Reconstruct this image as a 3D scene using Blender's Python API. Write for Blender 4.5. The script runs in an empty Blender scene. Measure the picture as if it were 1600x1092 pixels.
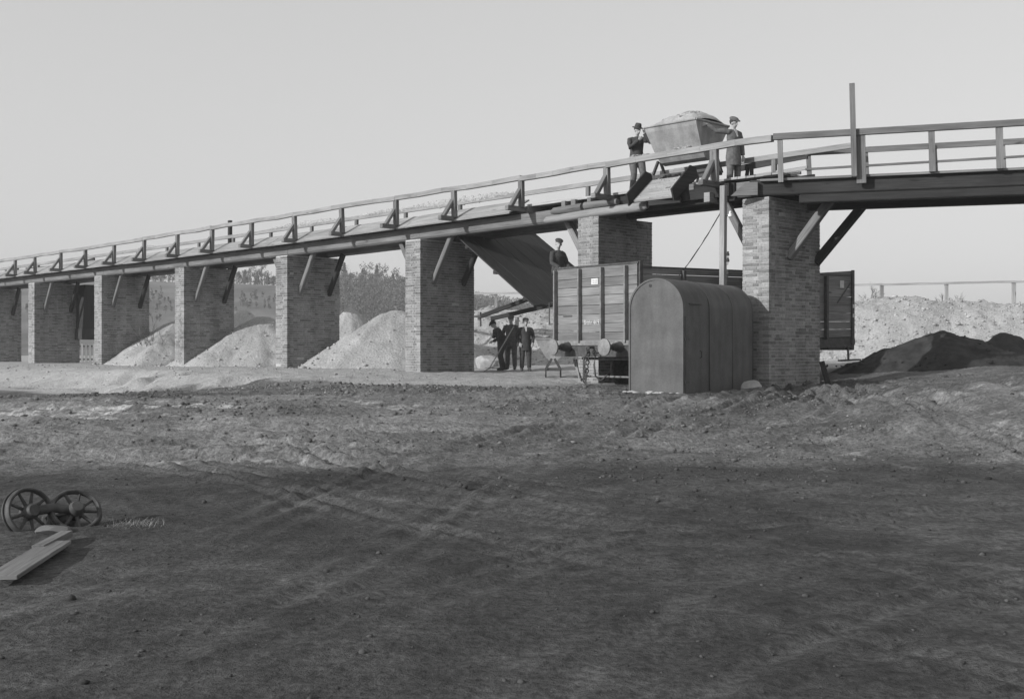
import bpy, bmesh, math, random
import numpy as np
from mathutils import Vector, Matrix

random.seed(7)
rng = np.random.default_rng(7)
S = bpy.context.scene
COL = S.collection
R = math.radians

# ------------------------------------------------------------------ camera, sky, sun, exposure
cd = bpy.data.cameras.new("camera")
cam = bpy.data.objects.new("camera", cd)
COL.objects.link(cam)
cd.sensor_width = 36.0
cd.lens = 36.0 * 1800 / 1600
cd.clip_start = 0.1
cd.clip_end = 3000
cam.location = (0, 0, 1.5)
cam.rotation_euler = (R(90), 0, 0)
S.camera = cam

SUN_EL = R(21)
SUN_H = Vector((-0.835, -0.55, 0)).normalized()          # towards the sun, level
W = bpy.data.worlds.new("World")
S.world = W
W.use_nodes = True
nt = W.node_tree
nt.nodes.clear()
wo = nt.nodes.new("ShaderNodeOutputWorld")
bg = nt.nodes.new("ShaderNodeBackground")
sky = nt.nodes.new("ShaderNodeTexSky")
sky.sky_type = 'NISHITA'
sky.sun_disc = False
sky.sun_elevation = SUN_EL
sky.sun_rotation = math.atan2(SUN_H.x, SUN_H.y)
sky.air_density = 1.0
sky.dust_density = 3.0
bw = nt.nodes.new("ShaderNodeRGBToBW")                  # black and white film
nt.links.new(sky.outputs[0], bw.inputs[0])
pw = nt.nodes.new("ShaderNodeMath"); pw.operation = 'POWER'; pw.inputs[1].default_value = 0.38
nt.links.new(bw.outputs[0], pw.inputs[0])
ml = nt.nodes.new("ShaderNodeMath"); ml.operation = 'MULTIPLY'; ml.inputs[1].default_value = 2.68
nt.links.new(pw.outputs[0], ml.inputs[0])
nt.links.new(ml.outputs[0], bg.inputs[0])
bg.inputs[1].default_value = 0.12
nt.links.new(bg.outputs[0], wo.inputs[0])

sl = bpy.data.lights.new("sun", 'SUN')
sl.energy = 3.4
sl.angle = R(0.6)
sl.color = (1, 1, 1)
sun = bpy.data.objects.new("sun", sl)
COL.objects.link(sun)
d = Vector((-SUN_H.x * math.cos(SUN_EL), -SUN_H.y * math.cos(SUN_EL), -math.sin(SUN_EL)))
sun.rotation_euler = d.to_track_quat('-Z', 'Y').to_euler()
sun.location = (-30, 10, 40)

S.view_settings.view_transform = 'Standard'
S.view_settings.look = 'None'
S.view_settings.gamma = 1
S.view_settings.exposure = 0.5
S.cycles.max_bounces = 6
S.cycles.use_denoising = True

# ------------------------------------------------------------------ numpy noise
def _hash(ix, iy, seed):
    h = (ix * 374761393 + iy * 668265263 + seed * 1442695041) & 0xFFFFFFFF
    h = ((h ^ (h >> 13)) * 1274126177) & 0xFFFFFFFF
    return ((h ^ (h >> 16)) & 0xFFFF) / 65535.0

def vnoise(x, y, seed=0):
    x = np.asarray(x, float); y = np.asarray(y, float)
    ix = np.floor(x).astype(np.int64); iy = np.floor(y).astype(np.int64)
    fx = x - ix; fy = y - iy
    fx = fx * fx * fx * (fx * (fx * 6 - 15) + 10); fy = fy * fy * fy * (fy * (fy * 6 - 15) + 10)
    a = _hash(ix, iy, seed); b = _hash(ix + 1, iy, seed)
    c = _hash(ix, iy + 1, seed); e = _hash(ix + 1, iy + 1, seed)
    return (a + (b - a) * fx) * (1 - fy) + (c + (e - c) * fx) * fy

def fbm(x, y, seed=0, oct=4, gain=0.5):
    s = 0; amp = 1; tot = 0
    for k in range(oct):
        ca, sa = math.cos(k * 1.1), math.sin(k * 1.1)
        s = s + amp * vnoise((x * ca - y * sa) * 2 ** k, (x * sa + y * ca) * 2 ** k, seed + k * 17)
        tot += amp; amp *= gain
    return s / tot - 0.5

def smooth(a, b, x):
    t = np.clip((np.asarray(x, float) - a) / (b - a), 0, 1)
    return t * t * (3 - 2 * t)

# ------------------------------------------------------------------ bridge frame (s along, t away from us)
BA = R(45.2)
U = Vector((math.cos(BA), -math.sin(BA), 0)); V = Vector((math.sin(BA), math.cos(BA), 0))
P5 = Vector((1.72, 30.0, 0))
def bridge_st(x, y):
    dx = x - P5.x; dy = y - P5.y
    return dx * U.x + dy * U.y, dx * V.x + dy * V.y
def s_of(px, t):                                          # where along the bridge a line of sight meets it
    k = (px - 800) / 1800
    ax = P5.x + V.x * t; ay = P5.y + V.y * t
    return (k * ay - ax) / (U.x - k * U.y)

def ground_z(x, y):
    """terrain height without the small clods"""
    x = np.asarray(x, float); y = np.asarray(y, float)
    s, t = bridge_st(x, y)
    r = smooth(-10, 0, s)
    f = smooth(10, 26, y)
    front = -1.5 + f * (0.30 + 0.32 * r)
    top = -0.66 - 0.20 * smooth(-9, 0, s) - 0.03 * smooth(3, 7, s)
    top = top + 0.16 * smooth(2.5, 8, t) * smooth(-12, -4, s)
    wob = 1.1 * (fbm(s * 0.23, t * 0.2, 5, 3)) * 2
    b = smooth(-8.2, -5.7, t + wob * (1 - r))
    h = front * (1 - b) + top * b
    h = h + 0.28 * smooth(7, 13, x) * smooth(14, 26, y)
    h = h + 0.12 * (fbm(x * 0.11, y * 0.11, 3, 3)) * smooth(4, 14, y)
    far = smooth(45, 90, y)
    h = h * (1 - far) + (-0.7) * far
    return h + 1.5

def gz(x, y):
    return float(ground_z(np.array([x]), np.array([y]))[0])

# ------------------------------------------------------------------ materials (greys: a black and white photograph)
def newmat(name, rough=0.9):
    m = bpy.data.materials.new(name); m.use_nodes = True
    n = m.node_tree; b = n.nodes["Principled BSDF"]
    b.inputs["Roughness"].default_value = rough
    b.inputs["Specular IOR Level"].default_value = 0.25
    return m, n, b
def N(n, kind, **kw):
    o = n.nodes.new(kind)
    for k, v in kw.items(): setattr(o, k, v)
    return o
def ramp(n, src, stops):
    r = N(n, "ShaderNodeValToRGB")
    while len(r.color_ramp.elements) < len(stops): r.color_ramp.elements.new(0.5)
    for e, (p, v) in zip(r.color_ramp.elements, stops):
        e.position = p; e.color = (v, v, v, 1)
    n.links.new(src, r.inputs[0]); return r.outputs[0]
def noise(n, vec, scale, detail=4, rough=0.55):
    t = N(n, "ShaderNodeTexNoise"); t.inputs["Scale"].default_value = scale
    t.inputs["Detail"].default_value = detail; t.inputs["Roughness"].default_value = rough
    if vec is not None: n.links.new(vec, t.inputs["Vector"])
    return t.outputs[0]
def mth(n, op, a, b=None):
    o = N(n, "ShaderNodeMath", operation=op)
    for i, v in enumerate((a, b)):
        if v is None: continue
        if isinstance(v, (int, float)): o.inputs[i].default_value = v
        else: n.links.new(v, o.inputs[i])
    return o.outputs[0]
def mapping(n, src, scale):
    o = N(n, "ShaderNodeMapping"); o.inputs["Scale"].default_value = scale
    n.links.new(src, o.inputs[0]); return o.outputs[0]
def bump(n, b, h, strength, dist):
    o = N(n, "ShaderNodeBump"); o.inputs["Strength"].default_value = strength; o.inputs["Distance"].default_value = dist
    n.links.new(h, o.inputs["Height"]); n.links.new(o.outputs[0], b.inputs["Normal"])
def attr(n, name):
    a = N(n, "ShaderNodeAttribute"); a.attribute_name = name; return a.outputs["Fac"]

def wood_mat(name, v, contrast=0.45, rough=0.85):
    m, n, b = newmat(name, rough)
    tc = N(n, "ShaderNodeTexCoord")
    g = noise(n, mapping(n, tc.outputs["UV"], (1.3, 38, 1)), 1.0, 5, 0.6)
    l = noise(n, mapping(n, tc.outputs["UV"], (0.8, 3, 1)), 1.0, 3)
    k = noise(n, mapping(n, tc.outputs["UV"], (2.2, 9, 1)), 1.0, 1)
    knots = ramp(n, k, [(0.22, 0.45), (0.30, 1.0)])
    a = ramp(n, g, [(0.25, v * (1 - contrast)), (0.75, v * (1 + contrast))])
    c = mth(n, 'MULTIPLY', a, ramp(n, l, [(0.3, 0.72), (0.7, 1.18)]))
    c = mth(n, 'MULTIPLY', c, knots)
    c = mth(n, 'MULTIPLY', c, attr(n, "tone"))
    n.links.new(c, b.inputs["Base Color"])
    bump(n, b, g, 0.5, 0.008)
    return m
def plain_mat(name, v, var=0.25, scale=6, rough=0.9, bumpd=0.0, metal=0.0):
    m, n, b = newmat(name, rough)
    tc = N(n, "ShaderNodeTexCoord")
    g = noise(n, tc.outputs["Object"], scale, 5, 0.6)
    c = ramp(n, g, [(0.3, v * (1 - var)), (0.7, v * (1 + var))])
    n.links.new(c, b.inputs["Base Color"])
    b.inputs["Metallic"].default_value = metal
    if bumpd: bump(n, b, g, 0.6, bumpd)
    return m
def sheet_mat(name, v, rough=0.55):
    """weathered painted sheet iron with runs of rust"""
    m, n, b = newmat(name, rough)
    tc = N(n, "ShaderNodeTexCoord")
    st = noise(n, mapping(n, tc.outputs["Object"], (5, 5, 0.9)), 1.0, 4, 0.5)
    bl = noise(n, tc.outputs["Object"], 2.3, 5, 0.6)
    sp = noise(n, tc.outputs["Object"], 30, 3, 0.7)
    c = mth(n, 'MULTIPLY', ramp(n, st, [(0.28, v * 0.78), (0.7, v * 1.16)]), ramp(n, bl, [(0.3, 0.75), (0.7, 1.2)]))
    c = mth(n, 'MULTIPLY', c, ramp(n, sp, [(0.3, 0.85), (0.6, 1.05)]))
    n.links.new(c, b.inputs["Base Color"])
    bump(n, b, bl, 0.25, 0.03)
    return m
def brick_mat():
    m, n, b = newmat("brick", 0.95)
    tc = N(n, "ShaderNodeTexCoord")
    f = noise(n, tc.outputs["Object"], 22, 5, 0.65)
    w = noise(n, mapping(n, tc.outputs["Object"], (1.6, 1.6, 0.45)), 1.0, 5, 0.6)
    c = mth(n, 'MULTIPLY', attr(n, "tone"), ramp(n, f, [(0.3, 0.72), (0.7, 1.2)]))
    c = mth(n, 'MULTIPLY', c, ramp(n, w, [(0.3, 0.62), (0.5, 1.0), (0.72, 1.25)]))
    n.links.new(c, b.inputs["Base Color"])
    bump(n, b, f, 0.8, 0.012)
    return m
def mortar_mat():
    return plain_mat("mortar", 0.38, 0.25, 9, 0.95, 0.006)
def sand_mat(name="sand", v=0.40):
    m, n, b = newmat(name, 0.95)
    tc = N(n, "ShaderNodeTexCoord")
    big = noise(n, tc.outputs["Object"], 0.9, 4, 0.6)
    fine = noise(n, tc.outputs["Object"], 14, 5, 0.7)
    vo = N(n, "ShaderNodeTexVoronoi"); vo.inputs["Scale"].default_value = 9
    n.links.new(tc.outputs["Object"], vo.inputs["Vector"])
    c = mth(n, 'MULTIPLY', ramp(n, big, [(0.3, v * 0.82), (0.7, v * 1.12)]), ramp(n, fine, [(0.32, 0.72), (0.68, 1.15)]))
    n.links.new(c, b.inputs["Base Color"])
    h = mth(n, 'ADD', fine, mth(n, 'MULTIPLY', vo.outputs["Distance"], -0.2))
    bump(n, b, h, 0.9, 0.06)
    return m
def terrain_mat():
    m, n, b = newmat("earth", 0.95)
    tc = N(n, "ShaderNodeTexCoord")
    P = tc.outputs["Object"]
    big = noise(n, P, 0.35, 5, 0.6)
    mid = noise(n, P, 2.2, 6, 0.65)
    fine = noise(n, P, 16, 5, 0.7)
    soil = mth(n, 'MULTIPLY', ramp(n, mid, [(0.3, 0.075), (0.72, 0.19)]), ramp(n, big, [(0.32, 0.6), (0.68, 1.4)]))
    soil = mth(n, 'MULTIPLY', soil, ramp(n, fine, [(0.34, 0.45), (0.66, 1.4)]))
    sand = mth(n, 'MULTIPLY', ramp(n, mid, [(0.3, 0.29), (0.7, 0.44)]), ramp(n, fine, [(0.3, 0.75), (0.7, 1.15)]))
    pale = ramp(n, fine, [(0.35, 0.22), (0.62, 0.55)])
    def mix(fac, a, c):
        o = N(n, "ShaderNodeMix"); o.data_type = 'FLOAT'
        n.links.new(fac, o.inputs[0]); n.links.new(a, o.inputs[2]); n.links.new(c, o.inputs[3]); return o.outputs[0]
    soil = mth(n, 'MULTIPLY', soil, mth(n, 'SUBTRACT', 1.0, mth(n, 'MULTIPLY', attr(n, "soil_dark"), 0.66)))
    c = mix(attr(n, "sand"), soil, sand)
    c = mix(attr(n, "pale"), c, pale)
    n.links.new(c, b.inputs["Base Color"])
    bump(n, b, mth(n, 'ADD', mth(n, 'MULTIPLY', mid, 0.8), fine), 0.9, 0.05)
    return m

def clod_mat():
    m, n, b = newmat("clods", 0.95)
    tc = N(n, "ShaderNodeTexCoord")
    c = mth(n, 'MULTIPLY', attr(n, "tone"), ramp(n, noise(n, tc.outputs["Object"], 35, 3), [(0.3, 0.7), (0.7, 1.25)]))
    n.links.new(c, b.inputs["Base Color"]); return m
M = {}
M['wood'] = wood_mat("weathered timber", 0.155)
M['rail'] = wood_mat("rail timber", 0.25, 0.35)
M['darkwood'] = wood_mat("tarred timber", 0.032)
M['log'] = wood_mat("peeled log", 0.24, 0.3)
M['board'] = wood_mat("grey boards", 0.28, 0.35)
M['wagonwood'] = wood_mat("wagon planks", 0.185, 0.4)
M['brick'] = brick_mat()
M['mortar'] = mortar_mat()
M['sand'] = sand_mat()
M['gravel'] = sand_mat("coarse sand", 0.37)
M['earth'] = terrain_mat()
M['clod'] = clod_mat()
M['black'] = plain_mat("black soil", 0.034, 0.45, 3, 0.95, 0.08)
M['iron'] = plain_mat("dark iron", 0.06, 0.4, 12, 0.6, 0.004)
M['lightiron'] = plain_mat("worn iron", 0.18, 0.35, 9, 0.5, 0.003)
M['shed'] = sheet_mat("shed sheet iron", 0.085)
M['skip'] = sheet_mat("skip sheet iron", 0.30)
M['white'] = plain_mat("white paint", 0.55, 0.1, 10, 0.8)
M['ink'] = plain_mat("grey print", 0.35, 0.1, 10, 0.8)
M['skin'] = plain_mat("skin", 0.36, 0.08, 20, 0.6)
M['cloth'] = plain_mat("dark cloth", 0.05, 0.3, 14, 0.95, 0.006)
M['cloth2'] = plain_mat("grey cloth", 0.11, 0.3, 14, 0.95, 0.006)
M['cloth3'] = plain_mat("pale work cloth", 0.22, 0.25, 14, 0.95, 0.006)
M['shirt'] = plain_mat("light shirt", 0.45, 0.15, 14, 0.95)
M['hair'] = plain_mat("dark hair", 0.04, 0.3, 40, 0.8)
M['leather'] = plain_mat("boots", 0.05, 0.3, 14, 0.6)
M['stone'] = plain_mat("pale stone", 0.36, 0.25, 5, 0.95, 0.03)
M['twig'] = plain_mat("twigs", 0.11, 0.3, 3, 0.95)
M['leaf'] = plain_mat("winter crown", 0.105, 0.35, 0.6, 0.95)
M['pine'] = plain_mat("needles", 0.085, 0.35, 0.6, 0.95)
M['field'] = plain_mat("hill field", 0.125, 0.45, 0.06, 0.95)
M['plaster'] = plain_mat("porcelain", 0.7, 0.05, 5, 0.3)
M['straw'] = plain_mat("dry grass", 0.26, 0.3, 5, 0.95)

# ------------------------------------------------------------------ mesh helpers
class MB:
    """collects shapes for ONE mesh object"""
    def __init__(self):
        self.v = []; self.f = []; self.uv = []; self.tone = []; self.mi = []
    def face(self, idx, uvs=None, tone=1.0, mi=0):
        self.f.append(idx)
        self.uv.extend(uvs if uvs else [(0, 0)] * len(idx)); self.tone.append(tone); self.mi.append(mi)
    def hexa(self, c, tone=None, mi=0, L=None, uo=None):
        """c: eight corners, bottom ring then top ring; the first edge runs along the grain"""
        if tone is None: tone = random.uniform(0.82, 1.15)
        b = len(self.v); self.v.extend([tuple(p) for p in c])
        u0, v0 = (random.uniform(0, 50), random.uniform(0, 50)) if uo is None else uo
        P = [Vector(p) for p in c]
        a = (P[1] - P[0]).length; w = (P[3] - P[0]).length; h = (P[4] - P[0]).length
        def q(i, j, k, l, ul, vl, vo):
            self.face([b + i, b + j, b + k, b + l], [(u0, v0 + vo), (u0 + ul, v0 + vo), (u0 + ul, v0 + vo + vl), (u0, v0 + vo + vl)], tone, mi)
        q(0, 1, 5, 4, a, h, 0); q(1, 2, 6, 5, w, h, 3); q(2, 3, 7, 6, a, h, 5); q(3, 0, 4, 7, w, h, 7)
        q(4, 5, 6, 7, a, w, 9); q(1, 0, 3, 2, a, w, 11)
    def box(self, x0, x1, y0, y1, z0, z1, tone=None, mi=0, along='x'):
        if along == 'x':
            c = [(x0, y0, z0), (x1, y0, z0), (x1, y1, z0), (x0, y1, z0), (x0, y0, z1), (x1, y0, z1), (x1, y1, z1), (x0, y1, z1)]
        elif along == 'y':
            c = [(x1, y0, z0), (x1, y1, z0), (x0, y1, z0), (x0, y0, z0), (x1, y0, z1), (x1, y1, z1), (x0, y1, z1), (x0, y0, z1)]
        else:
            c = [(x0, y0, z0), (x0, y0, z1), (x0, y1, z1), (x0, y1, z0), (x1, y0, z0), (x1, y0, z1), (x1, y1, z1), (x1, y1, z0)]
            c = [c[i] for i in (4, 5, 6, 7, 0, 1, 2, 3)]
            c = [c[i] for i in (0, 1, 2, 3, 4, 5, 6, 7)]
        self.hexa(c, tone, mi)
    def beam(self, p, q, w, h, up=(0, 0, 1), tone=None, mi=0, jit=0.0):
        """timber from p to q, w sideways, h along up"""
        p = Vector(p); q = Vector(q); a = (q - p).normalized(); up = Vector(up)
        if abs(a.dot(up)) > 0.98: up = Vector((0, 1, 0))
        sd = a.cross(up).normalized(); u2 = sd.cross(a).normalized()
        c = []
        for dz in (-h / 2, h / 2):
            for base, ds in ((p, -w / 2), (q, -w / 2), (q, w / 2), (p, w / 2)):
                o = base - sd * ds * 1.0 + u2 * dz
                if jit: o = o + Vector((random.uniform(-jit, jit), random.uniform(-jit, jit), random.uniform(-jit, jit)))
                c.append(o)
        self.hexa(c, tone, mi)
    def rod(self, pts, rad, n=8, tone=None, mi=0, caps=True, wob=0.0):
        """round bar through points"""
        if tone is None: tone = random.uniform(0.85, 1.12)
        pts = [Vector(p) for p in pts]
        if not isinstance(rad, (list, tuple)): rad = [rad] * len(pts)
        b = len(self.v); u0 = random.uniform(0, 40); L = 0; us = []
        for i, p in enumerate(pts):
            a = (pts[min(i + 1, len(pts) - 1)] - pts[max(i - 1, 0)]).normalized()
            ref = Vector((0, 0, 1)) if abs(a.z) < 0.95 else Vector((0, 1, 0))
            sd = a.cross(ref).normalized(); u2 = sd.cross(a)
            if i: L += (p - pts[i - 1]).length
            us.append(u0 + L)
            for k in range(n):
                th = 2 * math.pi * k / n
                r = rad[i] * (1 + random.uniform(-wob, wob))
                self.v.append(tuple(p + sd * math.cos(th) * r + u2 * math.sin(th) * r))
        for i in range(len(pts) - 1):
            for k in range(n):
                k2 = (k + 1) % n
                self.face([b + i * n + k, b + i * n + k2, b + (i + 1) * n + k2, b + (i + 1) * n + k],
                          [(us[i], k * .1), (us[i], k * .1 + .1), (us[i + 1], k * .1 + .1), (us[i + 1], k * .1)], tone, mi)
        if caps:
            self.face([b + k for k in range(n)][::-1], None, tone, mi)
            self.face([b + (len(pts) - 1) * n + k for k in range(n)], None, tone, mi)
    def ring(self, c, axis, r, rt, n=28, m=8, rw=None, tone=1.0, mi=0):
        """torus"""
        c = Vector(c); axis = Vector(axis).normalized(); rw = rw or rt
        ref = Vector((0, 0, 1)) if abs(axis.z) < 0.95 else Vector((1, 0, 0))
        e1 = axis.cross(ref).normalized(); e2 = axis.cross(e1)
        b = len(self.v)
        for i in range(n):
            th = 2 * math.pi * i / n; dr = e1 * math.cos(th) + e2 * math.sin(th)
            for k in range(m):
                ph = 2 * math.pi * k / m
                self.v.append(tuple(c + dr * (r + rt * math.cos(ph)) + axis * rw * math.sin(ph)))
        for i in range(n):
            for k in range(m):
                i2 = (i + 1) % n; k2 = (k + 1) % m
                self.face([b + i * m + k, b + i2 * m + k, b + i2 * m + k2, b + i * m + k2], None, tone, mi)
    def lathe(self, c, axis, prof, n=20, tone=1.0, mi=0):
        """profile of (along, radius)"""
        c = Vector(c); axis = Vector(axis).normalized()
        ref = Vector((0, 0, 1)) if abs(axis.z) < 0.95 else Vector((1, 0, 0))
        e1 = axis.cross(ref).normalized(); e2 = axis.cross(e1); b = len(self.v)
        for (l, r) in prof:
            for k in range(n):
                th = 2 * math.pi * k / n
                self.v.append(tuple(c + axis * l + (e1 * math.cos(th) + e2 * math.sin(th)) * max(r, 1e-4)))
        for i in range(len(prof) - 1):
            for k in range(n):
                k2 = (k + 1) % n
                self.face([b + i * n + k, b + i * n + k2, b + (i + 1) * n + k2, b + (i + 1) * n + k], None, tone, mi)
        self.face([b + k for k in range(n)][::-1], None, tone, mi)
        self.face([b + (len(prof) - 1) * n + k for k in range(n)], None, tone, mi)
    def prism(self, poly, off, tone=None, mi=0):
        """closed outline pushed along off"""
        if tone is None: tone = random.uniform(0.85, 1.12)
        n = len(poly); b = len(self.v); off = Vector(off)
        self.v.extend([tuple(p) for p in poly]); self.v.extend([tuple(Vector(p) + off) for p in poly])
        self.face(list(range(b, b + n))[::-1], [(p[0], p[2]) for p in poly][::-1], tone, mi)
        self.face(list(range(b + n, b + 2 * n)), [(p[0], p[2]) for p in poly], tone, mi)
        for i in range(n):
            j = (i + 1) % n
            l = (Vector(poly[i]) - Vector(poly[j])).length
            self.face([b + i, b + j, b + n + j, b + n + i], [(0, 0), (l, 0), (l, off.length), (0, off.length)], tone, mi)
    def build(self, name, mats, parent=None, smooth=False, bevel=0.0, fix=True):
        me = bpy.data.meshes.new(name)
        me.from_pydata(self.v, [], self.f)
        uvl = me.uv_layers.new(name="UVMap")
        uvl.data.foreach_set("uv", np.array(self.uv, float).ravel())
        at = me.attributes.new("tone", 'FLOAT', 'FACE')
        at.data.foreach_set("value", np.array(self.tone, float))
        if not isinstance(mats, (list, tuple)): mats = [mats]
        for m in mats: me.materials.append(m)
        me.polygons.foreach_set("material_index", np.array(self.mi, np.int32))
        if fix:
            bm = bmesh.new(); bm.from_mesh(me)
            bmesh.ops.recalc_face_normals(bm, faces=bm.faces)
            bm.to_mesh(me); bm.free()
        if smooth:
            me.polygons.foreach_set("use_smooth", np.ones(len(me.polygons), bool))
            try: me.set_sharp_from_angle(angle=R(40))
            except Exception: pass
        me.update()
        o = bpy.data.objects.new(name, me); COL.objects.link(o)
        if parent: o.parent = parent
        if bevel:
            bv = o.modifiers.new("bevel", 'BEVEL'); bv.width = bevel; bv.segments = 1; bv.limit_method = 'ANGLE'
        return o

def thing(name, label, cat, loc=(0, 0, 0), rz=0.0, group=None):
    o = bpy.data.objects.new(name, None); COL.objects.link(o)
    o.empty_display_size = 0.2
    o.location = loc; o.rotation_euler = (0, 0, rz)
    return tag(o, label, cat, group)
def tag(o, label, cat, group=None):
    o["label"] = label; o["category"] = cat
    if group: o["group"] = group
    return o
def struct(o):
    o["kind"] = "structure"; return o

def grid_mesh(name, X, Y, Z, mat, attrs=None, smooth=True, parent=None):
    ny, nx = X.shape
    v = np.stack([X.ravel(), Y.ravel(), Z.ravel()], 1)
    i = np.arange(nx * ny).reshape(ny, nx)
    f = np.stack([i[:-1, :-1].ravel(), i[:-1, 1:].ravel(), i[1:, 1:].ravel(), i[1:, :-1].ravel()], 1)
    me = bpy.data.meshes.new(name)
    me.vertices.add(len(v)); me.vertices.foreach_set("co", v.ravel())
    me.loops.add(f.size); me.loops.foreach_set("vertex_index", f.ravel().astype(np.int32))
    me.polygons.add(len(f)); me.polygons.foreach_set("loop_start", np.arange(0, f.size, 4, dtype=np.int32))
    me.polygons.foreach_set("loop_total", np.full(len(f), 4, np.int32))
    me.update(calc_edges=True)
    if smooth: me.polygons.foreach_set("use_smooth", np.ones(len(f), bool))
    for k, a in (attrs or {}).items():
        at = me.attributes.new(k, 'FLOAT', 'POINT'); at.data.foreach_set("value", np.asarray(a, float).ravel())
    me.materials.append(mat); me.validate(); me.update()
    o = bpy.data.objects.new(name, me); COL.objects.link(o)
    if parent: o.parent = parent
    return o

# ------------------------------------------------------------------ the ground
def spread(lo, hi, step, out_lo, out_hi, g=1.16):
    a = list(np.arange(lo, hi + 1e-6, step)); d = step; x = hi
    while x < out_hi: d *= g; x += d; a.append(x)
    d = step; x = lo; pre = []
    while x > out_lo: d *= g; x -= d; pre.append(x)
    return np.array(pre[::-1] + a)
gx = spread(-11, 12.5, 0.055, -400, 400)
ys = [-60, -30, -15, -6, -1.5, 0.5, 2.0]
y = 3.0; dy = 0.028
while y < 430:
    ys.append(y); y += dy
    dy = 0.028 + 0.0026 * max(0, y - 3) if y < 36 else dy * 1.12
gy = np.array(ys)
X, Y = np.meshgrid(gx, gy)
s_, t_ = bridge_st(X, Y)
Z = ground_z(X, Y)
# sandy strip along the bridge, dark trampled earth in front
edge = -8.0 + 2.2 * smooth(-9, -3, s_) + 2.4 * smooth(-4, 1, s_) + 1.6 * fbm(s_ * .35, t_ * .35, 21, 4)
sandm = smooth(-0.35, 0.35, t_ - edge + 1.2 * fbm(X * 1.3, Y * 1.3, 9, 4)) * (1 - smooth(-1.5, 3.5, s_ + 2.0 * fbm(X * .5, Y * .5, 10, 3)))
sandm = np.clip(sandm, 0, 1) * (1 - 0.0 * X)
# clods, ruts
near = np.exp(-((Y - 3) / 60) ** 2)
lumpy = 0.35 + 0.9 * smooth(-0.12, 0.15, fbm(X * .25, Y * .4, 31, 3))
mid_zone = smooth(12.5, 15, Y) * (1 - smooth(24, 30, Y))
clod = fbm(X * 3.2, Y * 2.6, 40, 4, .6)
rough = smooth(3.2, 8, Y) * (1 - smooth(30, 38, Y)) * (1 - sandm)
rid = lambda f, sd: 0.5 - np.abs(fbm(X * f, Y * f * .85, sd, 3, .55)) * 2.2
nearf = smooth(9, 15, Y)
Z = Z + rough * (0.06 * fbm(X * .9, Y * .9, 40, 3) + 0.035 * clod * (.35 + .65 * nearf))
Z = Z + rough * lumpy * mid_zone * (1 - .6 * smooth(2, 5, X)) * (0.10 * np.maximum(0, fbm(X * 5.2, Y * 4.6, 47, 3) + .0) + 0.075 * np.maximum(0, fbm(X * 9.5, Y * 8, 48, 2) - .02))
Z = Z + rough * 0.028 * fbm(X * 8, Y * 6, 49, 2) * (.45 + .55 * nearf)
rut = np.sin((X * .25 + Y * 1.0 + 3 * fbm(X * .12, Y * .12, 50, 2)) * 4.2)
Z = Z + (1 - sandm) * mid_zone * 0.035 * rut * smooth(-2, -8, -X + 0 * Y - 6) 
left_zone = (1 - smooth(-2.5, 1.0, X)) * smooth(13.4, 14.6, Y) * (1 - smooth(21, 24.5, Y))
Z = Z + (1 - sandm) * left_zone * 0.06 * np.sin((Y + X * 0.10 + 1.5 * fbm(X * .2, Y * .2, 52, 2)) * 5.0)
# fan of cart ruts at the right that meet by the last pier
ax_, ay_ = 7.6, 33.0
ang = np.arctan2(X - ax_, ay_ - Y)
fan = smooth(3.5, 7.0, X) * smooth(14, 17, Y) * (1 - smooth(24, 27, Y))
Z = Z + fan * 0.10 * np.sin(ang * 42 + 3 * fbm(X * .3, Y * .3, 55, 2)) * (0.7 + fbm(X * .6, Y * .6, 56, 2) + .3)
Z = Z + sandm * (0.06 * fbm(X * 2.2, Y * 2.2, 60, 4) + 0.03 * clod + 0.03 * fbm(X * 7, Y * 6, 64, 2))
gully = smooth(-8.6, -7.4, t_) * (1 - smooth(-6.2, -5.2, t_)) * (1 - smooth(-6, -2, s_))
Z = Z + gully * 0.42 * np.minimum(0, np.sin(s_ * 1.4 + 6 * fbm(s_ * .4, t_ * .4, 61, 3)) * .7 + fbm(s_ * 1.4, t_ * .5, 62, 3))
Z = Z + 0.05 * fbm(X * .9, Y * .9, 63, 3) * smooth(3, 8, Y)
# pale washed-out streaks: silt dried in the ruts and the wet lane below the bank
yy_ = Y + X * .08 + .5 * fbm(X * .3, Y * .3, 76, 2)
st1 = fbm(X * .55, yy_ * 5.2, 70, 4, .6)
brk = smooth(-.06, .08, fbm(X * 5.5, Y * 9, 74, 3, .65))
pale = left_zone * smooth(0.0, 0.11, st1) * brk * smooth(-.16, .1, fbm(X * .5, Y * .5, 77, 3)) * (.35 + .65 * (1 - smooth(-4.5, 0.5, X)))
pale = np.maximum(pale, .30 * left_zone * (.5 + fbm(X * .6, Y * 1.2, 78, 3)))
st2 = fbm(X * .9, yy_ * 3.2, 71, 4, .6)
pale = np.maximum(pale, 0.34 * (1 - sandm) * mid_zone * smooth(0.12, 0.22, st2) * smooth(-.04, .1, fbm(X * 4.5, Y * 6, 75, 3)))
lane = smooth(-9.9, -9.0, t_ + 1.0 * fbm(X * .4, Y * .4, 72, 3)) * (1 - smooth(-8.3, -7.9, t_ + .8 * fbm(X * .6, Y * .6, 73, 3))) * (1 - smooth(-11, -7, s_))
pale = np.maximum(pale, 0.9 * lane)
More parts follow.
